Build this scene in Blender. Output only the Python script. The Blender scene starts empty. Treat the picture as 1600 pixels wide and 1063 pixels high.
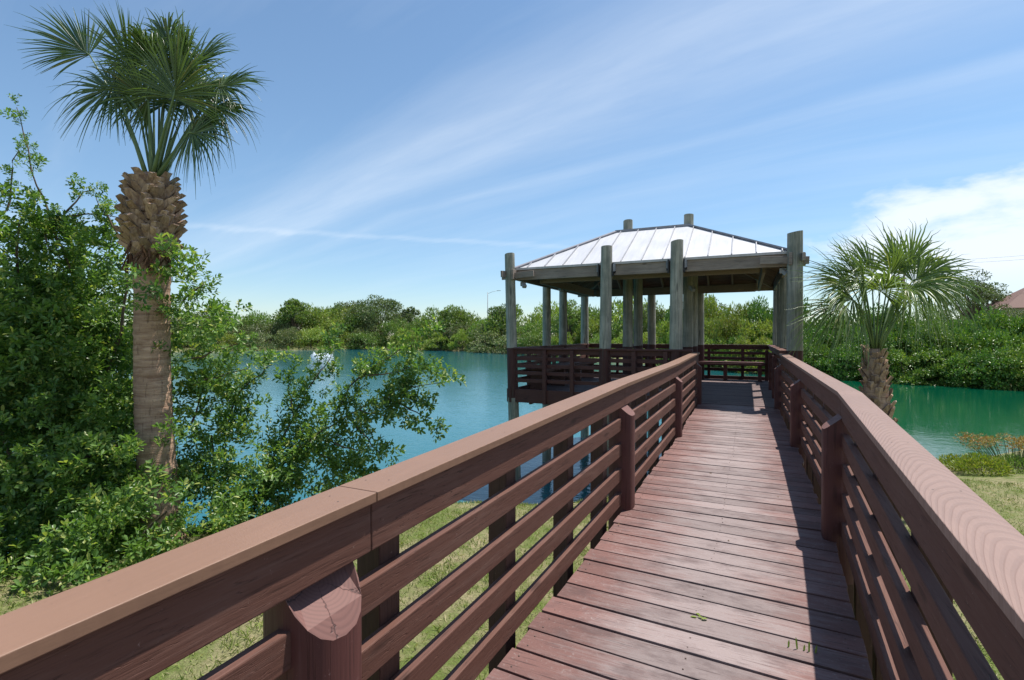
import bpy, bmesh, math, random
import numpy as np
from mathutils import Vector

# ------------------------------------------------------------------ scene, camera, sky, sun
sc = bpy.context.scene
COL = sc.collection
R = math.radians
rng = np.random.default_rng(7)
random.seed(7)

CAM = np.array([0.2973, -3.7091, 1.2714])
YAW, PITCH, FPX = -0.4399, -0.0096, 779.97          # focal length in pixels of a 1600 px wide frame
_f = np.array([math.sin(YAW)*math.cos(PITCH), math.cos(YAW)*math.cos(PITCH), math.sin(PITCH)])
_r = np.array([math.cos(YAW), -math.sin(YAW), 0.0])
_u = np.cross(_r, _f)

cam_d = bpy.data.cameras.new('camera')
cam = bpy.data.objects.new('camera', cam_d)
COL.objects.link(cam)
cam.location = CAM
cam.rotation_mode = 'QUATERNION'
cam.rotation_quaternion = Vector(_f).to_track_quat('-Z', 'Y')
cam_d.sensor_width = 36.0
cam_d.lens = 36.0*FPX/1600.0
cam_d.clip_start, cam_d.clip_end = 0.05, 4000
sc.camera = cam

SUN = np.array([0.233, 0.32, 1.0]); SUN /= np.linalg.norm(SUN)
SUN_EL = math.asin(SUN[2]); SUN_AZ = math.atan2(SUN[0], SUN[1])
sun_d = bpy.data.lights.new('sun', 'SUN')
sun_d.energy, sun_d.angle, sun_d.color = 5.0, R(0.53), (1.0, 0.955, 0.89)
sun = bpy.data.objects.new('sun', sun_d)
COL.objects.link(sun)
sun.rotation_mode = 'QUATERNION'
sun.rotation_quaternion = Vector(-SUN).to_track_quat('-Z', 'Y')
sun.location = (20, 30, 60)

sc.view_settings.view_transform = 'Standard'
sc.view_settings.look = 'None'
sc.view_settings.exposure = 0.42
sc.view_settings.gamma = 1.0
sc.cycles.max_bounces = 8
sc.cycles.transparent_max_bounces = 8
sc.cycles.caustics_reflective = False
sc.cycles.caustics_refractive = False


class NT:
    """small helper to wire shader nodes"""
    def __init__(s, tree):
        s.t = tree; tree.nodes.clear()
    def n(s, kind, **kw):
        nd = s.t.nodes.new(kind)
        for k, v in kw.items():
            if k[0] == 'i' and k[1:].isdigit():
                s.put(nd, int(k[1:]), v)
            elif k.startswith('in_'):
                s.put(nd, k[3:].replace('_', ' '), v)
            else:
                setattr(nd, k, v)
        return nd
    def put(s, nd, key, v):
        if isinstance(v, bpy.types.NodeSocket): s.t.links.new(v, nd.inputs[key])
        else: nd.inputs[key].default_value = v
    def math(s, op, a, b=0.0, clamp=False):
        nd = s.n('ShaderNodeMath', operation=op, use_clamp=clamp); s.put(nd, 0, a); s.put(nd, 1, b); return nd.outputs[0]
    def vmath(s, op, a, b=(0, 0, 0)):
        nd = s.n('ShaderNodeVectorMath', operation=op); s.put(nd, 0, a); s.put(nd, 1, b); return nd
    def mix(s, fac, a, b, mode='MIX'):
        nd = s.n('ShaderNodeMix', data_type='RGBA', blend_type=mode)
        s.put(nd, 0, fac); s.put(nd, 6, a); s.put(nd, 7, b); return nd.outputs[2]
    def noise(s, vec, scale, detail=3.0, rough=0.55, dist=0.0):
        nd = s.n('ShaderNodeTexNoise'); s.put(nd, 'Vector', vec); nd.inputs['Scale'].default_value = scale
        nd.inputs['Detail'].default_value = detail; nd.inputs['Roughness'].default_value = rough
        nd.inputs['Distortion'].default_value = dist; return nd.outputs['Fac']
    def mapr(s, v, a, b, c=0.0, d=1.0, smooth=False):
        nd = s.n('ShaderNodeMapRange', clamp=True)
        if smooth: nd.interpolation_type = 'SMOOTHSTEP'
        s.put(nd, 0, v); nd.inputs[1].default_value = a; nd.inputs[2].default_value = b
        nd.inputs[3].default_value = c; nd.inputs[4].default_value = d; return nd.outputs[0]
    def mapping(s, vec, scale=(1, 1, 1), rot=(0, 0, 0), loc=(0, 0, 0)):
        nd = s.n('ShaderNodeMapping'); s.put(nd, 0, vec); nd.inputs['Scale'].default_value = scale
        nd.inputs['Rotation'].default_value = rot; nd.inputs['Location'].default_value = loc; return nd.outputs[0]


def c4(c): return (c[0], c[1], c[2], 1.0)


# ---- world: physical sky with thin cirrus bands and a low cumulus bank
world = bpy.data.worlds.new('World'); sc.world = world; world.use_nodes = True
w = NT(world.node_tree)
sky = w.n('ShaderNodeTexSky', sky_type='NISHITA', sun_disc=False, sun_elevation=SUN_EL, sun_rotation=SUN_AZ,
          altitude=0.0, air_density=1.0, dust_density=0.25, ozone_density=3.5)
tc = w.n('ShaderNodeTexCoord')
dirv = w.vmath('NORMALIZE', tc.outputs['Generated']).outputs[0]
sep = w.n('ShaderNodeSeparateXYZ'); w.put(sep, 0, dirv)
den = w.math('ADD', w.math('MAXIMUM', sep.outputs[2], 0.0), 0.1)
plan = w.n('ShaderNodeCombineXYZ')
w.put(plan, 0, w.math('DIVIDE', sep.outputs[0], den)); w.put(plan, 1, w.math('DIVIDE', sep.outputs[1], den))
P = plan.outputs[0]
# rotate so that u runs along the streaks
U1 = w.mapping(P, rot=(0, 0, R(12)))
warp = w.n('ShaderNodeTexNoise'); w.put(warp, 'Vector', w.mapping(U1, scale=(0.5, 1.2, 1))); warp.inputs['Scale'].default_value = 1.0
off = w.vmath('MULTIPLY', w.vmath('SUBTRACT', warp.outputs['Color'], (0.5, 0.5, 0.5)).outputs[0], (0.5, 0.35, 0)).outputs[0]
U2 = w.vmath('ADD', U1, off).outputs[0]
streak = w.noise(w.mapping(U2, scale=(0.35, 2.2, 1), loc=(3.1, 1.7, 0)), 1.0, 6, 0.6)
wisps = w.noise(w.mapping(U2, scale=(1.5, 7.0, 1), loc=(0.3, 5.7, 0)), 1.0, 5, 0.65)
s2 = w.n('ShaderNodeSeparateXYZ'); w.put(s2, 0, U2)
band_main = w.math('SUBTRACT', 1.0, w.mapr(w.math('ABSOLUTE', w.math('SUBTRACT', s2.outputs[1], 1.52)), 0.0, 0.46, smooth=True))
band_low = w.math('SUBTRACT', 1.0, w.mapr(w.math('ABSOLUTE', w.math('SUBTRACT', s2.outputs[1], 1.98)), 0.0, 0.10, smooth=True))
cir = w.math('ADD', w.mapr(streak, 0.42, 0.85, 0.03, 0.22),
             w.math('ADD', w.math('MULTIPLY', band_main, w.mapr(wisps, 0.25, 0.8, 0.12, 0.28)), w.math('MULTIPLY', band_low, w.mapr(wisps, 0.3, 0.8, 0.04, 0.15))))
for (nx, ny, nz, wd_, am) in ((0.1259, -0.1381, 0.9824, 0.008, 0.20), (-0.1649, -0.4542, 0.8755, 0.016, 0.07)):
    dn = w.n('ShaderNodeVectorMath', operation='DOT_PRODUCT'); w.put(dn, 0, dirv); dn.inputs[1].default_value = (nx, ny, nz)
    tr_ = w.math('SUBTRACT', 1.0, w.mapr(w.math('ABSOLUTE', w.math('ADD', dn.outputs['Value'], w.math('MULTIPLY', w.math('SUBTRACT', wisps, 0.5), 0.02))), 0.0, wd_, smooth=True))
    cir = w.math('ADD', cir, w.math('MULTIPLY', tr_, w.mapr(streak, 0.3, 0.7, am*0.3, am)))
cir = w.math('MULTIPLY', cir, w.mapr(sep.outputs[2], 0.02, 0.2, 0.35, 1.0))
# cumulus bank low in the north-east
cd = np.array([0.36, 0.93, 0.13]); cd /= np.linalg.norm(cd)
dotc = w.n('ShaderNodeVectorMath', operation='DOT_PRODUCT'); w.put(dotc, 0, dirv); dotc.inputs[1].default_value = tuple(cd)
puff = w.noise(w.mapping(dirv, scale=(1, 1, 2.4)), 6.5, 7, 0.58, 0.2)
azim = w.math('DIVIDE', sep.outputs[0], w.math('MAXIMUM', sep.outputs[1], 0.05))
cum_in = w.math('ADD', w.math('MULTIPLY', w.mapr(azim, -0.04, 0.24), w.mapr(sep.outputs[2], 0.29, 0.19)), w.math('MULTIPLY', w.math('SUBTRACT', puff, 0.5), 1.7))
cum = w.mapr(cum_in, 0.46, 0.98, 0.0, 0.9, smooth=True)
cum = w.math('MULTIPLY', cum, w.mapr(sep.outputs[2], 0.02, 0.10))
cloudmask = w.math('MAXIMUM', w.math('MINIMUM', cir, 0.8), cum, clamp=True)
haze_t = w.mix(w.mapr(sep.outputs[2], 0.0, 0.30), (0.80, 0.84, 0.88, 1), (0.97, 1.02, 0.97, 1))
hs_ = w.n('ShaderNodeHueSaturation'); w.put(hs_, 'Color', w.mix(1.0, sky.outputs[0], haze_t, 'MULTIPLY')); hs_.inputs['Saturation'].default_value = 1.04
skyhs = hs_.outputs[0]
skycol = w.mix(cloudmask, skyhs, (6.0, 6.5, 7.1, 1))
bg = w.n('ShaderNodeBackground'); w.put(bg, 'Color', skycol); bg.inputs['Strength'].default_value = 0.122
wo = w.n('ShaderNodeOutputWorld'); w.t.links.new(bg.outputs[0], wo.inputs[0])


# ------------------------------------------------------------------ helpers
def at(u, v, D):
    """a point D metres deep along the camera axis, for photo coordinates u, v"""
    return CAM + (_f + _r*(u-800)/FPX + _u*(531.5-v)/FPX)*D


def screen_dir(dx, dy, dz=0.0):
    v = _r*dx - _u*dy - _f*dz
    return v/np.linalg.norm(v)


def link(name, me, m=None, parent=None):
    o = bpy.data.objects.new(name, me); COL.objects.link(o)
    if m is not None:
        for x in (m if isinstance(m, (list, tuple)) else [m]): me.materials.append(x)
    if parent is not None: o.parent = parent
    return o


def tag(o, label=None, cat=None, group=None, kind=None):
    if label: o['label'] = label
    if cat: o['category'] = cat
    if group: o['group'] = group
    if kind: o['kind'] = kind
    return o


def thing(name, label, cat, group=None, loc=(0, 0, 0)):
    o = bpy.data.objects.new(name, None); COL.objects.link(o)
    o.empty_display_size = 0.2; o.location = loc
    return tag(o, label, cat, group)


def arr_mesh(name, V, Fc, smooth=False, mats=None):
    """mesh from numpy arrays; Fc is (n, k) with constant k"""
    V = np.asarray(V, np.float32).reshape(-1, 3); Fc = np.asarray(Fc, np.int32)
    me = bpy.data.meshes.new(name)
    me.vertices.add(len(V)); me.vertices.foreach_set('co', V.ravel())
    n, k = Fc.shape
    me.loops.add(n*k); me.loops.foreach_set('vertex_index', Fc.ravel())
    me.polygons.add(n)
    me.polygons.foreach_set('loop_start', np.arange(0, n*k, k, dtype=np.int32))
    if mats is not None: me.polygons.foreach_set('material_index', np.asarray(mats, np.int32))
    if smooth: me.polygons.foreach_set('use_smooth', np.ones(n, bool))
    me.update(calc_edges=True); me.validate()
    return me


class MB:
    def __init__(s): s.v = []; s.f = []; s.sm = []
    def add(s, V, Fs, smooth=False):
        b = len(s.v); s.v.extend([tuple(map(float, p)) for p in V])
        for f in Fs: s.f.append(tuple(b+i for i in f)); s.sm.append(smooth)
    def box(s, x0, x1, y0, y1, z0, z1):
        V = [(x, y, z) for x in (x0, x1) for y in (y0, y1) for z in (z0, z1)]
        s.add(V, [(0, 1, 3, 2), (4, 6, 7, 5), (0, 4, 5, 1), (2, 3, 7, 6), (0, 2, 6, 4), (1, 5, 7, 3)])
    def prism(s, quad0, quad1):
        """box between two quads (4 points each, same order)"""
        V = list(quad0)+list(quad1)
        s.add(V, [(3, 2, 1, 0), (4, 5, 6, 7), (0, 1, 5, 4), (1, 2, 6, 5), (2, 3, 7, 6), (3, 0, 4, 7)])
    def bar(s, a, b, w_, h, up=(0, 0, 1)):
        """rectangular bar from a to b, w_ sideways, h along up"""
        a, b = np.array(a, float), np.array(b, float); d = b-a; d /= np.linalg.norm(d)
        side = np.cross(d, up); side /= np.linalg.norm(side); upv = np.cross(side, d)
        q = [side*sx*w_/2+upv*sz*h/2 for sx, sz in ((-1, -1), (1, -1), (1, 1), (-1, 1))]
        s.prism([a+k for k in q], [b+k for k in q])
    def tube(s, pts, radii, n=8, cap=True):
        pts = [np.array(p, float) for p in pts]; rings = []
        if not hasattr(radii, '__len__'): radii = [radii]*len(pts)
        ref = np.array([0.0, 0, 1])
        base = len(s.v)
        for i, p in enumerate(pts):
            d = pts[min(i+1, len(pts)-1)]-pts[max(i-1, 0)]; d /= max(np.linalg.norm(d), 1e-9)
            rf = ref if abs(d @ ref) < 0.95 else np.array([1.0, 0, 0])
            a = np.cross(d, rf); a /= np.linalg.norm(a); b = np.cross(d, a)
            for k in range(n):
                t = 2*math.pi*k/n; s.v.append(tuple(p+(a*math.cos(t)+b*math.sin(t))*radii[i]))
        for i in range(len(pts)-1):
            for k in range(n):
                k2 = (k+1) % n
                s.f.append((base+i*n+k, base+i*n+k2, base+(i+1)*n+k2, base+(i+1)*n+k)); s.sm.append(True)
        if cap:
            s.f.append(tuple(base+k for k in range(n))[::-1]); s.sm.append(False)
            s.f.append(tuple(base+(len(pts)-1)*n+k for k in range(n))); s.sm.append(False)
    def build(s, name, m, parent=None, bevel=0.0, seg=2):
        me = bpy.data.meshes.new(name); me.from_pydata(s.v, [], s.f)
        me.polygons.foreach_set('use_smooth', s.sm); me.update()
        bm = bmesh.new(); bm.from_mesh(me); bmesh.ops.recalc_face_normals(bm, faces=bm.faces); bm.to_mesh(me); bm.free()
        o = link(name, me, m, parent)
        if bevel:
            bv = o.modifiers.new('edge', 'BEVEL'); bv.width = bevel; bv.segments = seg; bv.limit_method = 'ANGLE'; bv.angle_limit = R(40)
        return o


# ------------------------------------------------------------------ materials
MATS = {}


def new_mat(name):
    m = bpy.data.materials.new(name); m.use_nodes = True; MATS[name] = m
    return m, NT(m.node_tree)


def finish(t, col, rough, bump=None, bstr=0.3, bdist=0.01, metal=0.0, spec=0.5, extra=None):
    p = t.n('ShaderNodeBsdfPrincipled'); t.put(p, 'Base Color', col); t.put(p, 'Roughness', rough)
    p.inputs['Metallic'].default_value = metal; p.inputs['Specular IOR Level'].default_value = spec
    if bump is not None:
        b = t.n('ShaderNodeBump'); t.put(b, 'Height', bump); b.inputs['Strength'].default_value = bstr
        b.inputs['Distance'].default_value = bdist; t.put(p, 'Normal', b.outputs[0])
    o = t.n('ShaderNodeOutputMaterial'); t.t.links.new(p.outputs[0], o.inputs[0])
    return p


def wood(name, base, worn, axis, rough=0.6, worn_lo=0.55, worn_hi=0.8, grain=38.0, along=1.6, bump=0.35, dark=0.6, isl=0.25, paint_z=None, paint=None, spec=0.35):
    """painted or bare timber whose grain runs along one axis"""
    m, t = new_mat(name)
    co = t.n('ShaderNodeTexCoord').outputs['Object']
    sc_ = {'x': (along, grain, grain), 'y': (grain, along, grain), 'z': (grain, grain, along)}[axis]
    isl_r = t.n('ShaderNodeNewGeometry').outputs['Random Per Island']
    cv = t.vmath('ADD', co, t.vmath('MULTIPLY', t.n('ShaderNodeCombineXYZ', i0=isl_r, i1=isl_r, i2=isl_r).outputs[0], (17, 31, 23)).outputs[0]).outputs[0]
    g = t.noise(t.mapping(cv, scale=sc_), 1.0, 6, 0.62, 0.6)
    g2 = t.noise(t.mapping(cv, scale=tuple(x*2.7 for x in sc_)), 1.0, 3, 0.6)
    big = t.noise(cv, 2.3, 4, 0.6)
    col = t.mix(t.mapr(t.math('ADD', t.math('MULTIPLY', g, 0.55), t.math('MULTIPLY', big, 0.45)), worn_lo, worn_hi), c4(base), c4(worn))
    if paint_z is not None:
        sp = t.n('ShaderNodeSeparateXYZ'); t.put(sp, 0, co)
        edge = t.math('ADD', sp.outputs[2], t.math('MULTIPLY', t.math('SUBTRACT', big, 0.5), 0.06))
        # paint covers the post between deck height and the rail
        pm = t.math('MULTIPLY', t.math('LESS_THAN', edge, paint_z[1]), t.math('GREATER_THAN', edge, paint_z[0]))
        pcol = t.mix(t.mapr(g, 0.55, 0.8), c4(paint), c4([x*1.5+0.02 for x in paint]))
        col = t.mix(pm, col, pcol)
    col = t.mix(t.mapr(g2, 0.30, 0.44, dark, 0.0), col, c4([x*0.35 for x in base]))
    vo = t.n('ShaderNodeTexVoronoi'); t.put(vo, 'Vector', t.mapping(cv, scale=tuple(x*(0.24 if x > 5 else 1.3) for x in sc_))); vo.inputs['Scale'].default_value = 1.0
    knot = t.mapr(t.math('ADD', vo.outputs['Distance'], t.math('MULTIPLY', g2, 0.08)), 0.10, 0.20, 0.75, 0.0, smooth=True)
    col = t.mix(knot, col, c4([x*0.38 for x in base]))
    crk = t.noise(t.mapping(cv, scale=tuple(x*(1.5 if x > 5 else 0.5) for x in sc_)), 1.0, 2, 0.5, 0.3)
    ck = t.mapr(t.math('ABSOLUTE', t.math('SUBTRACT', crk, 0.5)), 0.0, 0.010, 0.8, 0.0)
    col = t.mix(t.math('MULTIPLY', ck, t.mapr(big, 0.45, 0.6)), col, c4([x*0.18 for x in base]))
    chip = t.noise(cv, 46, 5, 0.75)
    col = t.mix(t.mapr(chip, 0.66, 0.72, 0.0, 0.55), col, c4([x*1.25+0.10 for x in worn]))
    vv = t.mapr(isl_r, 0, 1, 1-isl, 1+isl)
    hsv = t.n('ShaderNodeHueSaturation'); t.put(hsv, 'Color', col); t.put(hsv, 'Value', vv)
    bh = t.math('SUBTRACT', t.math('ADD', t.math('MULTIPLY', g, 0.6), t.math('MULTIPLY', g2, 0.4)), t.math('MULTIPLY', ck, 0.6))
    rr = t.mapr(g, 0.3, 0.8, rough-0.12, rough+0.15)
    finish(t, hsv.outputs[0], rr, bh, bump, 0.006, spec=spec)
    return m


BROWN = (0.132, 0.060, 0.043)
WORN = (0.215, 0.130, 0.102)
rail_y = wood('brown_paint_rail', BROWN, WORN, 'y', worn_lo=0.5, worn_hi=0.85, isl=0.16, bump=0.45, rough=0.72, spec=0.25)
rail_x = wood('brown_paint_cross_rail', (0.085, 0.030, 0.027), (0.14, 0.06, 0.05), 'x', isl=0.12, bump=0.3)
post_paint = wood('brown_paint_post', (0.10, 0.036, 0.031), (0.17, 0.085, 0.075), 'z', isl=0.1, bump=0.5, along=1.2, grain=30)
outer_paint = wood('brown_stained_support', (0.080, 0.036, 0.028), (0.16, 0.085, 0.06), 'z', isl=0.15, bump=0.4)
pile_wood = wood('weathered_pile', (0.205, 0.210, 0.172), (0.42, 0.395, 0.325), 'z', worn_lo=0.43, worn_hi=0.60, isl=0.14, bump=1.0,
                 grain=26, along=0.9, dark=0.75, paint_z=(-0.10, 1.0), paint=(0.070, 0.026, 0.023), rough=0.75)
beam_wood = wood('weathered_beam', (0.235, 0.19, 0.16), (0.42, 0.355, 0.30), 'x', worn_lo=0.42, worn_hi=0.75, isl=0.12, bump=0.4, rough=0.75, grain=24)
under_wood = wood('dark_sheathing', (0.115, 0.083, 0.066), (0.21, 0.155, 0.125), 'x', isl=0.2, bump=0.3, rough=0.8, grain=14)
rafter_wood = wood('rafter_timber', (0.24, 0.19, 0.15), (0.40, 0.32, 0.25), 'y', isl=0.25, bump=0.3, rough=0.8)
plat_deck = wood('platform_planks', (0.155, 0.112, 0.106), (0.26, 0.22, 0.215), 'x', isl=0.25, bump=0.4, rough=0.75, grain=30, spec=0.15)


def deck_material():
    m, t = new_mat('walkway_planks')
    co = t.n('ShaderNodeTexCoord').outputs['Object']
    isl_r = t.n('ShaderNodeNewGeometry').outputs['Random Per Island']
    shift = t.vmath('MULTIPLY', t.n('ShaderNodeCombineXYZ', i0=isl_r, i1=isl_r, i2=isl_r).outputs[0], (19, 7, 11)).outputs[0]
    cv = t.vmath('ADD', co, shift).outputs[0]
    g = t.noise(t.mapping(cv, scale=(2.2, 42, 20)), 1.0, 7, 0.65, 0.8)
    g2 = t.noise(t.mapping(cv, scale=(6, 120, 60)), 1.0, 4, 0.6)
    wear = t.noise(t.mapping(co, scale=(1.6, 2.4, 1)), 1.7, 7, 0.72)
    speck = t.noise(co, 55, 4, 0.7)
    sp = t.n('ShaderNodeSeparateXYZ'); t.put(sp, 0, co)
    ctr = t.mapr(t.math('ABSOLUTE', t.math('SUBTRACT', sp.outputs[0], 0.15)), 0.05, 0.62, 0.25, -0.10)
    wm = t.mapr(t.math('ADD', t.math('ADD', t.math('MULTIPLY', g, 0.55), t.math('MULTIPLY', wear, 0.55)), ctr), 0.48, 0.74)
    col = t.mix(wm, (0.180, 0.094, 0.082, 1), (0.262, 0.208, 0.198, 1))
    col = t.mix(t.mapr(speck, 0.58, 0.72, 0.0, 0.55), col, (0.31, 0.265, 0.25, 1))
    col = t.mix(t.mapr(g2, 0.30, 0.42, 0.75, 0.0), col, (0.055, 0.033, 0.032, 1))
    stain = t.noise(t.mapping(co, scale=(1, 2.2, 1), loc=(4, 2, 0)), 3.2, 5, 0.7)
    col = t.mix(t.mapr(stain, 0.50, 0.68, 0.0, 0.6), col, (0.085, 0.055, 0.054, 1))
    hsv = t.n('ShaderNodeHueSaturation'); t.put(hsv, 'Color', col); t.put(hsv, 'Value', t.mapr(isl_r, 0, 1, 0.82, 1.16))
    finish(t, hsv.outputs[0], t.mapr(g, 0.3, 0.8, 0.65, 0.85), t.math('ADD', t.math('MULTIPLY', g, 0.5), t.math('ADD', t.math('MULTIPLY', g2, 0.5), t.math('MULTIPLY', speck, 0.4))), 0.8, 0.006, spec=0.25)
    return m


def cap_material(name, base, line, amount, bump):
    """composite handrail board embossed with a cathedral wood grain running along y"""
    m, t = new_mat(name)
    co = t.n('ShaderNodeTexCoord').outputs['Object']
    sp = t.n('ShaderNodeSeparateXYZ'); t.put(sp, 0, co)
    # distance from the board's centre line bends the rings into long arches
    nz = t.noise(t.mapping(co, scale=(5, 1.1, 1)), 1.0, 2, 0.45)
    lx = t.math('SUBTRACT', sp.outputs[0], t.math('MULTIPLY', t.math('MINIMUM', sp.outputs[1], 0.0), 0.0491))
    ce = t.math('SUBTRACT', lx, 0.90)
    arch = t.math('MULTIPLY', t.math('MULTIPLY', ce, ce), 38.0)
    ph = t.math('ADD', t.math('ADD', t.math('MULTIPLY', sp.outputs[1], 1.15), arch), t.math('MULTIPLY', nz, 0.40))
    wave = t.math('SINE', t.math('MULTIPLY', ph, 110.0))
    lines = t.mapr(wave, -0.3, 0.85, 0.0, 1.0, smooth=True)
    fine = t.noise(t.mapping(co, scale=(120, 3, 60)), 1.0, 4, 0.6)
    blot = t.noise(co, 3.0, 4, 0.6)
    col = t.mix(t.math('MULTIPLY', lines, amount), c4(base), c4(line))
    col = t.mix(t.mapr(fine, 0.35, 0.7, 0.35, 0.0), col, c4([x*0.75 for x in base]))
    col = t.mix(t.mapr(blot, 0.45, 0.75, 0.0, 0.35), col, c4([x*1.22 for x in base]))
    spk = t.noise(co, 140, 2, 0.5)
    col = t.mix(t.mapr(spk, 0.70, 0.76, 0.0, 0.5), col, c4([x*0.5 for x in base]))
    bh = t.math('SUBTRACT', t.math('MULTIPLY', fine, 0.4), t.math('MULTIPLY', lines, bump))
    finish(t, col, 0.48, bh, 0.35, 0.004, spec=0.45)
    return m


deck_m = deck_material()
cap_left = cap_material('tan_cap_board', (0.235, 0.130, 0.082), (0.19, 0.10, 0.065), 0.22, 0.1)
cap_right = cap_material('grained_cap_board', (0.265, 0.165, 0.128), (0.165, 0.100, 0.078), 0.36, 0.6)


def metal_roof():
    m, t = new_mat('white_metal_roof')
    co = t.n('ShaderNodeTexCoord').outputs['Object']
    a = t.noise(co, 1.6, 4, 0.6); b = t.noise(t.mapping(co, scale=(7, 0.7, 1)), 2.0, 6, 0.7)
    col = t.mix(t.mapr(b, 0.42, 0.75, 0, 0.9), (0.54, 0.54, 0.555, 1), (0.43, 0.43, 0.445, 1))
    finish(t, col, t.mapr(a, 0.3, 0.7, 0.35, 0.55), a, 0.05, 0.02, spec=0.5)
    return m


roof_m = metal_roof()


def plain(name, col, rough=0.5, metal=0.0, var=0.15, scale=8.0):
    m, t = new_mat(name)
    co = t.n('ShaderNodeTexCoord').outputs['Object']
    n = t.noise(co, scale, 4, 0.6)
    c = t.mix(t.mapr(n, 0.35, 0.7), c4([x*(1-var) for x in col]), c4([x*(1+var) for x in col]))
    finish(t, c, rough, n, 0.1, 0.005, metal=metal)
    return m


rust_m = plain('rusty_screw', (0.07, 0.045, 0.038), 0.6)
steel = plain('galvanised_steel', (0.42, 0.43, 0.45), 0.45, 0.6)
black_m = plain('black_bracket', (0.02, 0.02, 0.023), 0.5, 0.0)
trim_m = plain('roof_edge_trim', (0.50, 0.47, 0.46), 0.45)
seam_m = plain('dark_hip_trim', (0.26, 0.25, 0.27), 0.45)
seam_grey = plain('seam_grey', (0.36, 0.36, 0.38), 0.5)
lamp_grey = plain('grey_floodlight', (0.30, 0.31, 0.33), 0.4)


def endgrain():
    m, t = new_mat('cut_post_top')
    g = t.n('ShaderNodeTexCoord').outputs['Object']
    v = t.vmath('MULTIPLY', t.vmath('SUBTRACT', g, (-0.012, 0.018, 0)).outputs[0], (1, 1, 0)).outputs[0]
    nz = t.noise(g, 14, 4, 0.6)
    ln = t.n('ShaderNodeVectorMath', operation='LENGTH'); t.put(ln, 0, v)
    rings = t.math('SINE', t.math('ADD', t.math('MULTIPLY', ln.outputs['Value'], 620), t.math('MULTIPLY', nz, 5.0)))
    sp = t.n('ShaderNodeSeparateXYZ'); t.put(sp, 0, v)
    ang = t.math('ARCTAN2', sp.outputs[1], sp.outputs[0])
    crack = t.math('ABSOLUTE', t.math('SINE', t.math('ADD', t.math('MULTIPLY', ang, 3.0), t.math('MULTIPLY', nz, 2.4))))
    col = t.mix(t.mapr(rings, -0.2, 0.9, 0, 0.30), (0.17, 0.078, 0.064, 1), (0.08, 0.036, 0.031, 1))
    col = t.mix(t.mapr(crack, 0.0, 0.09, 0.85, 0.0), col, (0.03, 0.014, 0.013, 1))
    finish(t, col, 0.7, t.math('ADD', t.math('MULTIPLY', rings, -0.05), t.mapr(crack, 0, 0.1)), 0.4, 0.004)
    return m


endgrain_m = endgrain()


def leaf_mat(name, c_lo, c_hi, c_alt, alt_p=0.12, rough=0.42, trans=0.32, obj_var=0.0, spec=0.4, clump=0.9):
    m, t = new_mat(name)
    isl_r = t.n('ShaderNodeNewGeometry').outputs['Random Per Island']
    co = t.n('ShaderNodeTexCoord').outputs['Object']
    cl = t.noise(co, clump, 3, 0.6)
    f = t.math('ADD', t.math('MULTIPLY', isl_r, 0.55), t.math('MULTIPLY', t.mapr(cl, 0.32, 0.68), 0.45))
    col = t.mix(f, c4(c_lo), c4(c_hi))
    # a share of the leaves is the other colour (young or yellowing)
    r2 = t.math('FRACT', t.math('MULTIPLY', isl_r, 37.7))
    col = t.mix(t.math('MULTIPLY', t.math('LESS_THAN', r2, alt_p), 0.8), col, c4(c_alt))
    if obj_var:
        oi = t.n('ShaderNodeObjectInfo').outputs['Random']
        hsv = t.n('ShaderNodeHueSaturation'); t.put(hsv, 'Color', col)
        t.put(hsv, 'Value', t.mapr(oi, 0, 1, 1-obj_var, 1+obj_var))
        t.put(hsv, 'Hue', t.mapr(t.math('FRACT', t.math('MULTIPLY', oi, 7.3)), 0, 1, 0.485, 0.512))
        col = hsv.outputs[0]
    p = t.n('ShaderNodeBsdfPrincipled'); t.put(p, 'Base Color', col); p.inputs['Roughness'].default_value = rough
    p.inputs['Specular IOR Level'].default_value = spec
    tr = t.n('ShaderNodeBsdfTranslucent'); t.put(tr, 'Color', t.mix(1.0, col, (1.25, 1.35, 0.55, 1), 'MULTIPLY'))
    mx = t.n('ShaderNodeMixShader'); mx.inputs[0].default_value = trans
    t.t.links.new(p.outputs[0], mx.inputs[1]); t.t.links.new(tr.outputs[0], mx.inputs[2])
    o = t.n('ShaderNodeOutputMaterial'); t.t.links.new(mx.outputs[0], o.inputs[0])
    return m


shrub_leaf = leaf_mat('pepper_shrub_leaf', (0.042, 0.110, 0.026), (0.215, 0.345, 0.085), (0.42, 0.46, 0.13), 0.12, 0.36, 0.40, clump=1.6, spec=0.42)
bush_yel = leaf_mat('yellow_green_bush', (0.150, 0.220, 0.042), (0.31, 0.37, 0.08), (0.25, 0.21, 0.07), 0.12, 0.5, 0.3, 0.18, clump=0.5)
bush_mid = leaf_mat('green_bush', (0.095, 0.170, 0.038), (0.215, 0.305, 0.070), (0.20, 0.20, 0.06), 0.12, 0.5, 0.3, 0.18, clump=0.5)
bush_oliv = leaf_mat('olive_bush', (0.100, 0.140, 0.050), (0.195, 0.235, 0.092), (0.17, 0.14, 0.08), 0.15, 0.55, 0.25, 0.18, clump=0.5)
tree_dark = leaf_mat('dark_oak_leaf', (0.068, 0.110, 0.042), (0.150, 0.200, 0.080), (0.12, 0.12, 0.06), 0.1, 0.55, 0.25, 0.15, clump=0.5)
hedge_leaf = leaf_mat('sea_grape_leaf', (0.036, 0.100, 0.018), (0.185, 0.320, 0.055), (0.30, 0.38, 0.08), 0.12, 0.36, 0.22, 0.12, clump=0.7)
palm_leaf = leaf_mat('palm_blade', (0.058, 0.105, 0.036), (0.125, 0.190, 0.064), (0.17, 0.17, 0.07), 0.08, 0.33, 0.25, spec=0.55)
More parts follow.
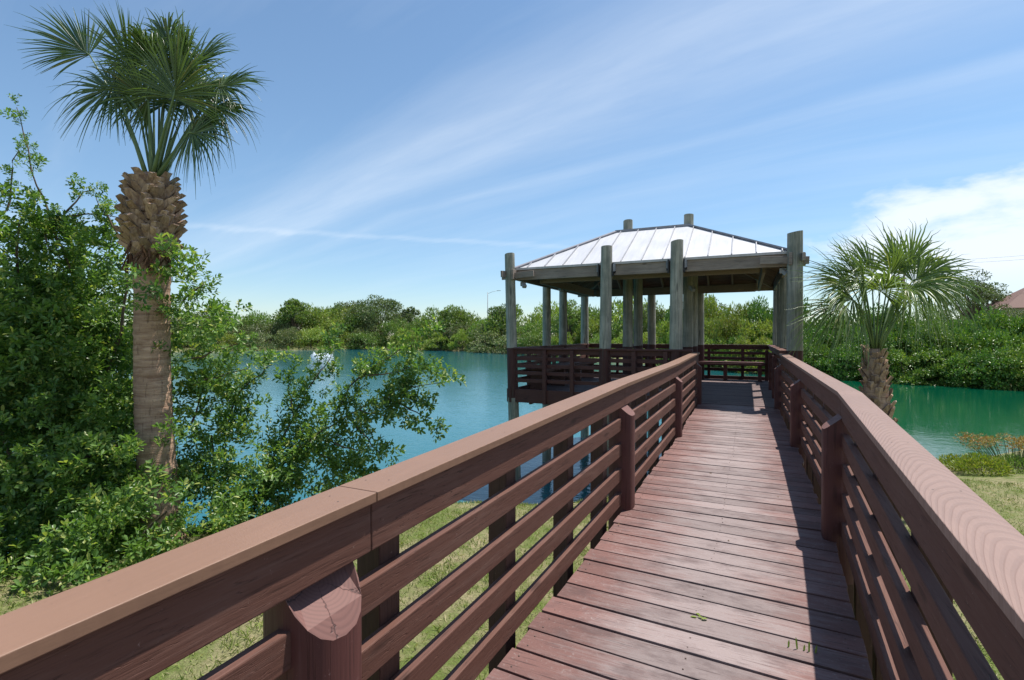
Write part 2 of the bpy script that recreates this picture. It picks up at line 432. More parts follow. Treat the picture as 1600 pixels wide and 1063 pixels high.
palm_leaf2 = leaf_mat('young_palm_blade', (0.100, 0.165, 0.048), (0.215, 0.290, 0.090), (0.34, 0.34, 0.16), 0.08, 0.34, 0.28, spec=0.55)
petiole_m = plain('palm_stem', (0.115, 0.175, 0.060), 0.45)
weed_leaf = leaf_mat('shore_weed', (0.14, 0.20, 0.03), (0.26, 0.32, 0.05), (0.36, 0.33, 0.07), 0.2, 0.5, 0.3)
flower_m = leaf_mat('rust_seed_heads', (0.26, 0.15, 0.045), (0.38, 0.31, 0.07), (0.34, 0.10, 0.05), 0.25, 0.6, 0.25)
grass_m = leaf_mat('lawn_blade', (0.125, 0.190, 0.034), (0.270, 0.340, 0.070), (0.48, 0.41, 0.25), 0.28, 0.55, 0.25, clump=1.7)


def bark(name, c1, c2, scale, rot_h=False, strength=0.7):
    m, t = new_mat(name)
    co = t.n('ShaderNodeTexCoord').outputs['Object']
    v = t.mapping(co, scale=(3, 3, 26) if rot_h else (14, 14, 2.5))
    a = t.noise(v, scale, 6, 0.65, 0.7); b = t.noise(co, 4.0, 4, 0.6)
    cks = t.noise(t.mapping(co, scale=(38, 38, 5)), 1.0, 3, 0.6)
    col = t.mix(t.mapr(t.math('ADD', t.math('MULTIPLY', a, 0.7), t.math('MULTIPLY', b, 0.3)), 0.36, 0.66), c4(c1), c4(c2))
    col = t.mix(t.mapr(cks, 0.30, 0.42, 0.55, 0.0), col, c4([x*0.4 for x in c1]))
    isl_r = t.n('ShaderNodeNewGeometry').outputs['Random Per Island']
    hsv = t.n('ShaderNodeHueSaturation'); t.put(hsv, 'Color', col); t.put(hsv, 'Value', t.mapr(isl_r, 0, 1, 0.72, 1.3))
    finish(t, hsv.outputs[0], 0.85, t.math('ADD', a, t.math('MULTIPLY', cks, 0.5)), strength, 0.02, spec=0.2)
    return m


palm_bark = bark('palm_trunk_bark', (0.25, 0.145, 0.095), (0.60, 0.41, 0.29), 1.0, True)
boot_bark = bark('palm_boot', (0.21, 0.13, 0.088), (0.52, 0.37, 0.26), 1.4)
boot_dark = bark('palm_boot_fibre', (0.06, 0.030, 0.018), (0.20, 0.10, 0.055), 1.4)
root_bark = bark('palm_root_mat', (0.07, 0.040, 0.026), (0.22, 0.13, 0.085), 2.0)
twig_bark = bark('shrub_bark', (0.075, 0.055, 0.040), (0.21, 0.165, 0.12), 1.0)


def ground_material():
    m, t = new_mat('lawn_soil')
    co = t.n('ShaderNodeTexCoord').outputs['Object']
    a = t.noise(co, 1.1, 5, 0.65); b = t.noise(co, 9.0, 5, 0.7); c = t.noise(co, 70, 4, 0.7)
    sp = t.n('ShaderNodeSeparateXYZ'); t.put(sp, 0, co)
    col = t.mix(t.mapr(t.math('ADD', t.math('MULTIPLY', a, 0.6), t.math('MULTIPLY', b, 0.4)), 0.44, 0.62), (0.135, 0.185, 0.042, 1), (0.38, 0.32, 0.19, 1))
    col = t.mix(t.mapr(c, 0.4, 0.62, 0.55, 0.0), col, (0.07, 0.06, 0.025, 1))
    wet = t.mapr(t.math('ADD', sp.outputs[2], t.math('MULTIPLY', t.math('SUBTRACT', b, 0.5), 0.1)), -2.03, -1.93, 1.0, 0.0)
    col = t.mix(wet, col, (0.12, 0.10, 0.06, 1))
    finish(t, col, 0.9, t.math('ADD', b, c), 0.7, 0.03, spec=0.2)
    return m


def water_material():
    m, t = new_mat('lake_water')
    co = t.n('ShaderNodeTexCoord').outputs['Object']
    a = t.noise(t.mapping(co, scale=(1.0, 1.9, 1), rot=(0, 0, R(20))), 2.2, 3, 0.55)
    b = t.noise(t.mapping(co, scale=(1.0, 1.6, 1), rot=(0, 0, R(-25))), 7.0, 3, 0.5)
    patch = t.noise(co, 0.10, 3, 0.5)
    h = t.math('ADD', t.math('MULTIPLY', a, 0.7), t.math('MULTIPLY', b, 0.3))
    h = t.math('MULTIPLY', h, t.mapr(patch, 0.35, 0.65, 0.55, 1.1))
    # sky reflection is painted into the open lake's blue; it is more wind-rippled than the sheltered green channel in the east
    spx = t.n('ShaderNodeSeparateXYZ'); t.put(spx, 0, co)
    lake = t.mapr(t.math('ADD', spx.outputs[0], t.math('MULTIPLY', t.math('SUBTRACT', patch, 0.5), 8.0)), 4.0, -4.0, smooth=True)
    h = t.math('MULTIPLY', h, t.mapr(lake, 0, 1, 0.5, 1.15))
    col = t.mix(lake, (0.0008, 0.070, 0.034, 1), (0.014, 0.118, 0.140, 1))
    p = finish(t, col, 0.05, h, 0.36, 0.06, spec=0.5)
    p.inputs['IOR'].default_value = 1.333
    return m


ground_m = ground_material()
water_m = water_material()

# ------------------------------------------------------------------ ground and lake
WATER_Z = -2.0
SHORE = np.array([(-300, -330), (-40, -34), (-20, -12), (-9.1, -0.6), (-7.0, 1.7), (-4.8, 3.55), (-2.6, 5.1), (0, 7.4), (2.5, 10.0), (4.75, 12.3), (7.6, 15.2), (14, 19), (26, 21), (60, 21), (300, 18)], float)
FAR = np.array([(-420, -200), (-190, -60), (-120, 20), (-98, 55), (-91, 66.5), (-80, 85), (-55, 84), (-42.7, 77), (-33, 72), (-18, 57), (-3.2, 45.2), (4.4, 40), (10.4, 36.6), (14.7, 35), (30, 31.5), (60, 29), (300, 28)], float)


def seg_dist(P, poly):
    """signed distance to a polyline; positive on its right-hand side (walking along it)"""
    best = np.full(len(P), 1e9); sign = np.ones(len(P))
    for a, b in zip(poly[:-1], poly[1:]):
        d = b-a; L2 = d @ d
        s = np.clip(((P-a) @ d)/L2, 0, 1)
        q = a+s[:, None]*d
        dist = np.hypot(*(P-q).T)
        cr = d[0]*(P[:, 1]-a[1])-d[1]*(P[:, 0]-a[0])
        up = dist < best-1e-9
        best = np.where(up, dist, best); sign = np.where(up, np.where(cr < 0, 1.0, -1.0), sign)
    return best*sign


def ground_z(P):
    P = np.asarray(P, float).reshape(-1, 2)
    wob = 0.10*np.sin(P[:, 0]*1.7+P[:, 1]*0.6)+0.08*np.sin(P[:, 1]*2.3-P[:, 0]*0.9)
    near = seg_dist(P, SHORE)+wob
    far = -seg_dist(P, FAR)-2.4
    d = np.maximum(near, far)
    land = WATER_Z+np.interp(P[:, 0], [-1.5, 1.8], [1.25, 0.78])*(1-np.exp(-np.maximum(d, 0)/1.7))+0.03*np.sin(P[:, 0]*2.1)*np.sin(P[:, 1]*1.8)*np.clip(d, 0, 1)
    land = np.where(far > near, WATER_Z+0.7*(1-np.exp(-np.maximum(d, 0)/1.0))+np.clip(d-20, 0, 400)*0.004, land)
    bed = WATER_Z-0.03+np.maximum(d, -8)*0.35
    return np.where(d > 0, land, bed)


def make_ground():
    n = 300
    s = np.linspace(-1, 1, n)
    g = 9.0*np.sinh(s*5.9)/np.sinh(1.0)*0.9
    g = np.sign(g)*np.minimum(np.abs(g), 1400)
    X, Y = np.meshgrid(g-1.0, g+3.0, indexing='ij')
    P = np.stack([X.ravel(), Y.ravel()], 1)
    V = np.c_[P, ground_z(P)]
    i = np.arange(n-1)
    a = (i[:, None]*n+i[None, :]).ravel()
    Fc = np.stack([a, a+n, a+n+1, a+1], 1)
    return tag(link('ground', arr_mesh('ground', V, Fc, True), ground_m), kind='structure')


make_ground()
wb = MB(); wb.add([(-1300, -1300, WATER_Z), (1300, -1300, WATER_Z), (1300, 1300, WATER_Z), (-1300, 1300, WATER_Z)], [(0, 1, 2, 3)])
tag(wb.build('lake_water', water_m), kind='structure')

# ------------------------------------------------------------------ boardwalk
S_RAMP, T_RAMP = 0.0308, 0.0491
Y_BACK = -5.4
NODES = [Y_BACK, 0.0, 2.86, 6.12]


def bw(x, y, z):
    """boardwalk coordinates to world: the near stretch is a gentle ramp that bears left towards the viewer"""
    if y < 0: return np.array([x+T_RAMP*y, y, z+S_RAMP*y])
    return np.array([x + (0.02 if 2.0 < y < 4.0 else 0.0), y, z])


def cap_z(y, top=0.917):
    return top+(0.03 if y > 5 else 0.0)


walk = thing('boardwalk', 'narrow reddish brown plank boardwalk leading up to the pavilion over the lake', 'boardwalk', loc=(0.15, 0, 0))


def place(o, root):
    o.parent = root
    o.matrix_parent_inverse = root.matrix_basis.inverted()
    return o


def P_(o, root):          # parent under an Empty that is not at the origin, keeping world coordinates
    o.parent = root
    o.location = -Vector(root.location)
    return o


XL, XR = -0.506, 0.80
dk = MB()
y = 6.2
k = 0
while y > Y_BACK:
    wdt = 0.1335+random.uniform(-0.002, 0.001)
    y0, y1 = y-wdt, y
    dz = random.uniform(-0.0022, 0.0022); sk = random.uniform(-0.003, 0.003); tl = random.uniform(-0.002, 0.002)
    e0, e1 = random.uniform(-0.012, 0.008), random.uniform(-0.01, 0.01)
    pts = []
    for x, sgn in ((XL+e0, -1), (XR+e1, 1)):
        for yy in (y0, y1):
            # boards stay square to the stretch they lie on
            yb = yy+sgn*sk
            p = bw(x, yb, 0)
            if yb < 0: p[1] -= T_RAMP*(x-0.15)
            pts.append(p+np.array([0, 0, dz+sgn*tl]))
    # order: (L,y0),(R,y0),(R,y1),(L,y1)
    top = [pts[0], pts[2], pts[3], pts[1]]
    dk.prism([p-np.array([0, 0, 0.036]) for p in top], top)
    y -= 0.146
n_plank_faces = len(dk.f)
nl = dk
yy = 6.2-0.07
while yy > -3.6:
    for x in (XL+0.05, 0.15, XR-0.06):
        for q in (-0.035, 0.035):
            p = bw(x+random.uniform(-.006, .006), yy+q, 0.0015)
            if yy < 0: p[1] -= T_RAMP*(x-0.15)
            nl.tube([p-np.array([0, 0, 0.004]), p+np.array([0, 0, 0.0006])], 0.0042, 6)
    yy -= 0.146
dk_o = P_(dk.build('decking', [deck_m, plain('rusty_nail', (0.10, 0.065, 0.055), 0.6)], bevel=0.004), walk)
dk_o.data.polygons.foreach_set('material_index', np.r_[np.zeros(n_plank_faces, np.int32), np.ones(len(dk.f)-n_plank_faces, np.int32)])
for x in (XL+0.06, 0.15, XR-0.06):
    jb = MB()
    for a, b in zip(NODES[:-1], NODES[1:]):
        jb.bar(bw(x, a, -0.14), bw(x, b, -0.14), 0.04, 0.19)
    P_(jb.build('joist', rail_y), walk)


def railing(side):
    """side -1 = left of the walker, +1 = right"""
    if side < 0:
        root = thing('railing', 'reddish brown railing with smooth tan cap along the left edge of the boardwalk', 'railing', loc=tuple(bw(-0.53, -2.8, 0)))
        inner_cap, outer_cap, plane, post_in = -0.500, -0.640, -0.520, -0.453
        cm = cap_left
    else:
        root = thing('railing', 'reddish brown railing with wood grained cap along the right edge of the boardwalk', 'railing', loc=tuple(bw(0.83, -2.8, 0)))
        inner_cap, outer_cap, plane, post_in = 0.813, 0.943, 0.830, 0.732
        cm = cap_right
    sg = side
    ends = {0: Y_BACK, 3: 6.12+0.12}
    joints = [Y_BACK, -2.62 if side < 0 else -3.9, 0.0, 2.86, 6.24]
    for a, b in zip(joints[:-1], joints[1:]):
        g = 0.0015
        # cap board
        m = MB()
        q = []
        for yy in (a+g, b-g):
            zt = cap_z(yy)
            q.append([bw(inner_cap, yy, zt-0.027), bw(outer_cap, yy, zt-0.027), bw(outer_cap, yy, zt), bw(inner_cap, yy, zt)])
        m.prism(*q)
        nf = len(m.f); yy = a+0.09
        while yy < b-0.05:
            for fx in (0.28, 0.72):
                p = bw(inner_cap+(outer_cap-inner_cap)*fx+random.uniform(-.008, .008), yy+random.uniform(-.02, .02), cap_z(yy)-(0.0 if yy < 5 or yy > 5.01 else 0))
                zc = cap_z(a+g)+(cap_z(b-g)-cap_z(a+g))*(yy-a)/(b-a)-cap_z(yy)
                p = p+np.array([0, 0, zc]); m.tube([p-np.array([0, 0, .004]), p+np.array([0, 0, 0.0006])], 0.0042, 6)
            yy += random.uniform(0.55, 0.72)
        co_ = P_(m.build('handrail_cap', [cm, rust_m], bevel=0.006, seg=3), root)
        co_.data.polygons.foreach_set('material_index', np.r_[np.zeros(nf, np.int32), np.ones(len(m.f)-nf, np.int32)])
        # board on edge under the cap
        m = MB(); q = []
        for yy in (a+g, b-g):
            zt = cap_z(yy)-0.0285
            q.append([bw(plane, yy, zt-0.14), bw(plane+sg*0.038, yy, zt-0.14), bw(plane+sg*0.038, yy, zt), bw(plane, yy, zt)])
        m.prism(*q)
        P_(m.build('fascia_board', rail_y, bevel=0.004), root)
    posts = [-5.3, -2.78, 0.0, 2.86, 6.1]
    for a, b in zip(posts[:-1], posts[1:]):
        for zt in (0.67, 0.487, 0.306, 0.128):
            m = MB(); q = []
            for yy in (a+0.02, b-0.02):
                q.append([bw(plane, yy, zt-0.089), bw(plane+sg*0.038, yy, zt-0.089), bw(plane+sg*0.038, yy, zt), bw(plane, yy, zt)])
            m.prism(*q)
            P_(m.build('rail', rail_y, bevel=0.004), root)
    for i, yy in enumerate(posts[1:]):
        # heavy inner post: rounded on the walking side, its top sawn off at a slope below the fascia
        m = MB(); n = 22
        w_ = 0.090 if i else 0.108
        prof = []
        for kk in range(n):
            t = 2*math.pi*kk/n
            ex = 0.6 if i else 0.85
            cx = math.copysign(abs(math.cos(t))**ex, math.cos(t)); cy = math.copysign(abs(math.sin(t))**ex, math.sin(t))
            prof.append((cx*w_, cy*w_))
        bot, mid, topv = [], [], []
        cxw = post_in+sg*w_
        for px, py in prof:
            lift = (px*sg+w_)/(2*w_)            # 0 at the walking side, 1 outside
            zt = (0.682+0.155*lift) if i else min(0.622+0.318*lift, 0.775)
            bx = cxw+px
            bot.append(bw(bx, yy+py, -0.25)); topv.append(bw(bx, yy+py, zt))
            mid.append(bw(bx+random.uniform(-.001, .001), yy+py, 0.3))
        fs = [(kk, (kk+1) % n, n+(kk+1) % n, n+kk) for kk in range(n)]+[(n+kk, n+(kk+1) % n, 2*n+(kk+1) % n, 2*n+kk) for kk in range(n)]
        m.add(bot+mid+topv, fs, True)
        o = P_(m.build('post', post_paint), root)
        cc = np.mean(topv, axis=0)
        m = MB(); m.add([p-cc for p in topv], [tuple(range(n))])
        c_ = m.build('sawn_top', endgrain_m, o); c_.location = cc
    # supports on the outer side reach down to the bank
    outs = [-4.0, -3.2, -2.5, -1.72, -1.0, -0.36, 0.36, 1.08, 1.80, 2.52, 3.3, 4.1, 4.9, 5.6]
    for yy in outs:
        m = MB()
        xa, xb = plane+sg*0.0385, plane+sg*(0.0385+0.089)
        zt = cap_z(yy)-0.0285
        bz = min(float(ground_z(bw(xa, yy, 0)[:2])[0]), WATER_Z)-0.3 if yy > -1.2 else float(ground_z(bw(xa, yy, 0)[:2])[0])-0.3
        top = [bw(xa, yy-.045, zt), bw(xb, yy-.045, zt), bw(xb, yy+.045, zt), bw(xa, yy+.045, zt)]
        bt = [np.array([p[0], p[1], bz]) for p in top]
        m.prism(bt, top)
        P_(m.build('outer_support', outer_paint, bevel=0.004), root)
    return root


railing(-1)
railing(1)

# ------------------------------------------------------------------ pavilion
gz = thing('pavilion', 'open timber pavilion with white metal roof standing on piles over the lake', 'pavilion', loc=(-1.65, 9.0, 0))
GX = [-4.39, -2.30, -0.93, 1.05]
GY = [6.25, 8.36, 9.62, 11.70]
PX0, PX1, PY0, PY1 = -4.36, 1.0, 6.22, 12.0
FL = 0.006
EAVE_Z, FLAT_Z = 2.74, 3.745
EX0, EX1, EY0, EY1 = -4.36, 1.00, 6.33, 11.62
TX0, TX1, TY0, TY1 = -2.52, -0.92, 8.20, 9.78

# floor boards
m = MB(); y = PY0+0.02
while y < PY1-0.05:
    x = PX0
    cuts = sorted([PX0]+[random.uniform(PX0+0.8, PX1-0.8) for _ in range(2)]+[PX1])
    for a, b in zip(cuts[:-1], cuts[1:]):
        dz = random.uniform(-0.0015, 0.0015)
        m.box(a+0.002, b-0.002, y, y+0.140, FL-0.036+dz, FL+dz)
    y += 0.146
P_(m.build('decking', plat_deck, bevel=0.003, seg=1), gz)
# rim boards
for (a, b) in (((PX0-0.12, PY0-0.02), (-0.56, PY0-0.02)), ((PX0-0.02, PY0-0.1), (PX0-0.02, PY1+0.1)), ((PX0-0.12, PY1+0.02), (PX1+0.12, PY1+0.02)), ((PX1+0.02, PY0-0.1), (PX1+0.02, PY1+0.1))):
    m = MB(); m.bar((a[0], a[1], 0.10-0.145), (b[0], b[1], 0.10-0.145), 0.05, 0.29)
    P_(m.build('rim_board', rail_x, bevel=0.004), gz)
m = MB()
for x in np.linspace(PX0+0.4, PX1-0.4, 8): m.bar((x, PY0+.03, -0.13), (x, PY1-.03, -0.13), 0.045, 0.2)
P_(m.build('floor_joists', rail_y), gz)

# piles: four rows of four, the four in the middle run up through the roof
for j, yy in enumerate(GY):
    for i, xx in enumerate(GX):
        m = MB(); n = 18
        tall = i in (1, 2) and j in (1, 2)
        top = 4.02 if (tall and j == 1) else (3.92 if tall else (3.06 if j == 0 else 3.0))
        r0 = 0.122+random.uniform(-0.006, 0.010)
        if (j, i) == (0, 3): r0 = 0.135
        lean = {(0, 0): (-0.028, 0), (0, 1): (0.012, 0), (0, 2): (0.006, 0.0)}.get((j, i), (random.uniform(-.006, .006), random.uniform(-.006, .006)))
        zs = [-3.6, -1.2, 0.0, 1.0, 2.0, 2.6, top]
        ph = random.uniform(0, 6.28); rows = []
        cutd = random.uniform(0, 6.28); ct = random.uniform(0.05, 0.28)
        for z in zs:
            r = r0*(1.03-0.022*(z+3))
            for kk in range(n):
                t = 2*math.pi*kk/n
                rr = r*(1+0.03*math.sin(2*t+ph)+0.018*math.sin(5*t+ph*2+z*0.7))
                px, py = rr*math.cos(t), rr*math.sin(t)
                zz = z+(ct*(px*math.cos(cutd)+py*math.sin(cutd)) if z == top else 0)
                rows.append((xx+lean[0]*(z-1)+px, yy+lean[1]*(z-1)+py, zz))
        fs = []
        for a in range(len(zs)-1):
            for kk in range(n): fs.append((a*n+kk, a*n+(kk+1) % n, (a+1)*n+(kk+1) % n, (a+1)*n+kk))
        m.add(rows, fs, True)
        o = P_(m.build('post', pile_wood), gz)
        m = MB(); m.add(rows[-n:], [tuple(range(n))]); m.build('sawn_top', pile_wood, o)

# roof: four hipped sheets with standing seams and a small flat top between the tall posts
E_ = {'f': [(EX0, EY0), (EX1, EY0), (TX1, TY0), (TX0, TY0)], 'b': [(EX1, EY1), (EX0, EY1), (TX0, TY1), (TX1, TY1)],
      'l': [(EX0, EY1), (EX0, EY0), (TX0, TY0), (TX0, TY1)], 'r': [(EX1, EY0), (EX1, EY1), (TX1, TY1), (TX1, TY0)]}
for key, q in E_.items():
    c = [np.array([q[0][0], q[0][1], EAVE_Z]), np.array([q[1][0], q[1][1], EAVE_Z]), np.array([q[2][0], q[2][1], FLAT_Z]), np.array([q[3][0], q[3][1], FLAT_Z])]
    nrm = np.cross(c[1]-c[0], c[3]-c[0]); nrm /= np.linalg.norm(nrm)
    m = MB(); m.prism([p-nrm*0.012 for p in c], c)
    e = c[1]-c[0]; L = np.linalg.norm(e); e /= L
    upd = np.cross(nrm, e)
    H = (c[2]-c[0]) @ upd; s3, s2_ = (c[3]-c[0]) @ e, (c[2]-c[0]) @ e
    o = P_(m.build('roof_sheet', roof_m), gz)
    k = 0.41; x = 0.41*0.5 if key in 'lr' else 0.30
    while x < L-0.1:
        h1 = H*min(1.0, x/s3 if x < s3 else 1.0, (L-x)/(L-s2_) if x > s2_ else 1.0)
        a = c[0]+e*x+nrm*0.012; b = a+upd*(h1-0.02)
        if h1 > 0.15:
            m = MB(); m.bar(a+upd*0.01, b, 0.016, 0.042, nrm); m.build('standing_seam', seam_grey, o)
        x += k
    # sheathing beneath, with rafters
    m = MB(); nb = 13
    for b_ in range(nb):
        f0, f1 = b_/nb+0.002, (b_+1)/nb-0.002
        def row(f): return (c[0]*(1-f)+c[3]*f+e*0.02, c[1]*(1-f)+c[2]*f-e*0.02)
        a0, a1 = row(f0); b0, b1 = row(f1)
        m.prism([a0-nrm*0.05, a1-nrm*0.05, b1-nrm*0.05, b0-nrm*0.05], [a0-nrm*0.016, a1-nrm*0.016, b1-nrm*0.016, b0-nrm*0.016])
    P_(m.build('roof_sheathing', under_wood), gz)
    x = 0.45
    while x < L-0.3:
        h1 = H*min(1.0, x/s3 if x < s3 else 1.0, (L-x)/(L-s2_) if x > s2_ else 1.0)
        if h1 > 0.4:
            m = MB(); a = c[0]+e*x-nrm*0.122
            m.bar(a+upd*0.05, a+upd*(h1-0.04), 0.04, 0.14, nrm); P_(m.build('rafter', rafter_wood), gz)
        x += 0.62
    # hip cap
    m = MB(); m.bar(c[0]+nrm*0.02, c[3]+nrm*0.02, 0.075, 0.03, nrm); P_(m.build('hip_cap', seam_m), gz)
    m = MB(); m.bar(c[0]-np.array([0, 0, 0.14]), c[3]-np.array([0, 0, 0.14]), 0.05, 0.19); P_(m.build('hip_rafter', rafter_wood), gz)
    # eave trim strip and fascia timber between the posts
    out = np.array([nrm[0], nrm[1], 0]); out /= np.linalg.norm(out)
    m = MB(); m.bar(c[0]+out*0.012-np.array([0, 0, 0.012]), c[1]+out*0.012-np.array([0, 0, 0.012]), 0.03, 0.045); P_(m.build('eave_trim', trim_m), gz)
    m = MB(); ov = 0.22
    m.bar(c[0]-e*ov-out*0.03+np.array([0, 0, -0.145]), c[1]+e*ov-out*0.03+np.array([0, 0, -0.145]), 0.055, 0.22)
    P_(m.build('eave_beam', beam_wood, bevel=0.006), gz)
    m = MB()
    m.bar(c[0]+e*0.5-out*0.42+np.array([0, 0, -0.20]), c[1]-e*0.5-out*0.42+np.array([0, 0, -0.20]), 0.05, 0.20)
    P_(m.build('inner_beam', rafter_wood), gz)
m = MB(); m.box(TX0-.03, TX1+.03, TY0-.03, TY1+.03, FLAT_Z+0.002, FLAT_Z+0.022)
P_(m.build('roof_top', roof_m), gz)
m = MB()
for a, b in (((TX0-.04, TY0-.035), (TX1+.04, TY0-.035)), ((TX0-.04, TY1+.035), (TX1+.04, TY1+.035))): m.bar((*a, FLAT_Z+.008), (*b, FLAT_Z+.008), 0.03, 0.05)
P_(m.build('roof_top_trim', seam_m), gz)
# iron straps where the beams meet the front posts, and flood lamps under the eave
for xx in GX[1:3]:
    for s in (-1, 1):
        m = MB(); m.box(xx+s*0.145-0.012, xx+s*0.145+0.012, EY0-0.10, EY0+0.005, 2.47, 2.72)
        m.box(xx+s*0.16-0.03, xx+s*0.16+0.03, EY0-0.004, EY0+0.006, 2.52, 2.68)
        P_(m.build('bracket', black_m), gz)
        m = MB(); m.prism([(xx+s*.15, EY0-.09, 2.55), (xx+s*.19, EY0-.02, 2.57), (xx+s*.19, EY0-.02, 2.70), (xx+s*.15, EY0-.09, 2.70)], [(xx+s*.155, EY0-.088, 2.55), (xx+s*.195, EY0-.018, 2.57), (xx+s*.195, EY0-.018, 2.70), (xx+s*.155, EY0-.088, 2.70)])
        P_(m.build('strap', steel), gz)
for (xx, yy, zz) in ((-4.20, 6.42, 2.36), (0.87, 6.45, 2.38), (-4.0, 8.3, 2.42), (-0.85, 8.2, 2.3)):
    m = MB(); m.box(xx-.05, xx+.05, yy-.04, yy+.04, zz, zz+.09); m.bar((xx, yy, zz+.06), (xx+.07, yy-.06, zz-.03), 0.09, 0.07)
    P_(m.build('floodlight', lamp_grey, bevel=0.006), gz)
# short timbers lapping over the corner posts
for (cx, cy, sx, sy) in ((EX0, EY0, -1, -1), (EX1, EY0, 1, -1), (EX0, EY1, -1, 1), (EX1, EY1, 1, 1)):
    m = MB(); m.bar((cx-sx*0.5, cy+sy*0.11, 2.60), (cx+sx*0.26, cy+sy*0.11, 2.56), 0.045, 0.13)
    m.bar((cx+sx*0.16, cy-sy*0.5, 2.66), (cx+sx*0.16, cy+sy*0.34, 2.60), 0.045, 0.14)
    P_(m.build('corner_tie', beam_wood, bevel=0.005), gz)


def gz_panel(a, b, balu, n_out):
    """platform railing from a to b: cap, board on edge, four rails and square balusters"""
    a, b = np.array(a, float), np.array(b, float); d = (b-a)/np.linalg.norm(b-a); L = np.linalg.norm(b-a)
    o_ = np.array(n_out, float)
    mm = rail_x if abs(d[0]) > 0.5 else rail_y
    root = bpy.data.objects.new('railing_panel', None); COL.objects.link(root); P_(root, gz)
    def bar(name, z0, z1, w_, off=0.0):
        m = MB(); m.bar((*(a+o_*off), (z0+z1)/2), (*(b+o_*off), (z0+z1)/2), w_, z1-z0); return m.build(name, mm, root, bevel=0.003)
    bar('handrail_cap', 0.965, 1.003, 0.14, 0.02)
    bar('fascia_board', 0.865, 0.963, 0.04)
    for z in (0.80, 0.645, 0.49, 0.325): bar('rail', z-0.078, z, 0.038)
    for s in balu:
        p = a+d*s
        m = MB(); m.box(p[0]+o_[0]*.042-.04, p[0]+o_[0]*.042+.04, p[1]+o_[1]*.042-.04, p[1]+o_[1]*.042+.04, -0.20, 0.955)
        m.build('baluster', mm, root, bevel=0.003)


gz_panel((PX0+.05, PY0+0.0), (-0.62, PY0+0.0), (0.72, 1.33, 2.6, 3.2), (0, -1))
gz_panel((PX0+.02, PY0+0.06), (PX0+.02, PY1), (0.9, 1.7, 2.6, 3.6, 4.4, 5.2), (-1, 0))
gz_panel((PX0+.05, PY1-.02), (PX1-.1, PY1-.02), (0.9, 1.8, 2.7, 3.6, 4.5), (0, 1))
gz_panel((PX1-.13, 6.26), (PX1-.13, PY1-.05), (0.9, 1.7, 2.6, 3.6, 4.4), (1, 0))
# inner posts of the entry corner and back corner
for xx, yy in ((0.80, 11.88), (0.80, 9.3), (0.80, 7.6)):
    m = MB(); m.box(xx-.045, xx+.045, yy-.045, yy+.045, -0.2, 0.86); P_(m.build('corner_post', post_paint, bevel=0.006), gz)

bench_kinds = (('plank bench along the back railing of the pavilion', -3.9, 0.75, 11.42, 11.86), ('plank bench along the lake side railing of the pavilion, left of the posts', None, None, None, None))
b0 = thing('bench', 'long brown plank bench built along the back railing of the pavilion', 'bench', loc=(-1.6, 11.6, FL))
for k in range(3):
    m = MB(); yy = 11.47+k*0.145; m.box(-3.9, 0.72, yy-.068, yy+.068, 0.49, 0.528); P_(m.build('seat_plank', rail_x, bevel=0.004), b0)
m = MB(); m.box(-3.9, 0.72, 11.36, 11.398, 0.435, 0.49); P_(m.build('front_board', rail_x, bevel=0.004), b0)
for xx in (-3.7, -2.3, -1.2, -0.25, 0.62):
    m = MB(); m.box(xx-.045, xx+.045, 11.42, 11.80, FL, 0.49); P_(m.build('leg', rail_x), b0)
b1 = thing('bench', 'brown plank bench built along the lake side railing at the left of the pavilion', 'bench', loc=(-4.0, 9, FL))
for k in range(3):
    m = MB(); xx = -4.20+k*0.145; m.box(xx-.068, xx+.068, 6.7, 11.0, 0.49, 0.528); P_(m.build('seat_plank', rail_y, bevel=0.004), b1)
m = MB(); m.box(-3.84, -3.80, 6.7, 11.0, 0.435, 0.49); P_(m.build('front_board', rail_y, bevel=0.004), b1)
for yy in (6.9, 8.2, 9.5, 10.8):
    m = MB(); m.box(-4.2, -3.84, yy-.045, yy+.045, FL, 0.49); P_(m.build('leg', rail_y), b1)


# ------------------------------------------------------------------ foliage tools
def norm(a): return a/np.maximum(np.linalg.norm(a, axis=-1, keepdims=True), 1e-9)


def leaves(P, D, N, Ln, Wd, fold=0.18, six=False, curl=0.0):
    """arrays of folded leaves: base points, directions, normals, lengths, widths"""
    D = norm(D); S = norm(np.cross(D, N)); N2 = np.cross(S, D)
    L = Ln[:, None]; W = Wd[:, None]
    if six:
        v = [P, P+D*L*0.36+S*W*0.38+N2*W*fold, P+D*L*0.74+S*W*0.46+N2*W*fold-N2*L*curl*0.4, P+D*L-N2*L*curl,
             P+D*L*0.74-S*W*0.46+N2*W*fold-N2*L*curl*0.4, P+D*L*0.36-S*W*0.38+N2*W*fold]
        V = np.stack(v, 1); n = len(P); b = np.arange(n)*6
        Fc = np.concatenate([np.stack([b, b+1, b+2, b+3], 1), np.stack([b, b+3, b+4, b+5], 1)])
    else:
        v = [P, P+D*L*0.45+S*W*0.5+N2*W*fold, P+D*L-N2*L*curl, P+D*L*0.45-S*W*0.5+N2*W*fold]
        V = np.stack(v, 1); n = len(P); b = np.arange(n)*4
        Fc = np.concatenate([np.stack([b, b+1, b+2], 1), np.stack([b, b+2, b+3], 1)])
    return V.reshape(-1, 3), Fc


def rand_dirs(n, r=rng):
    return norm(r.normal(size=(n, 3)))


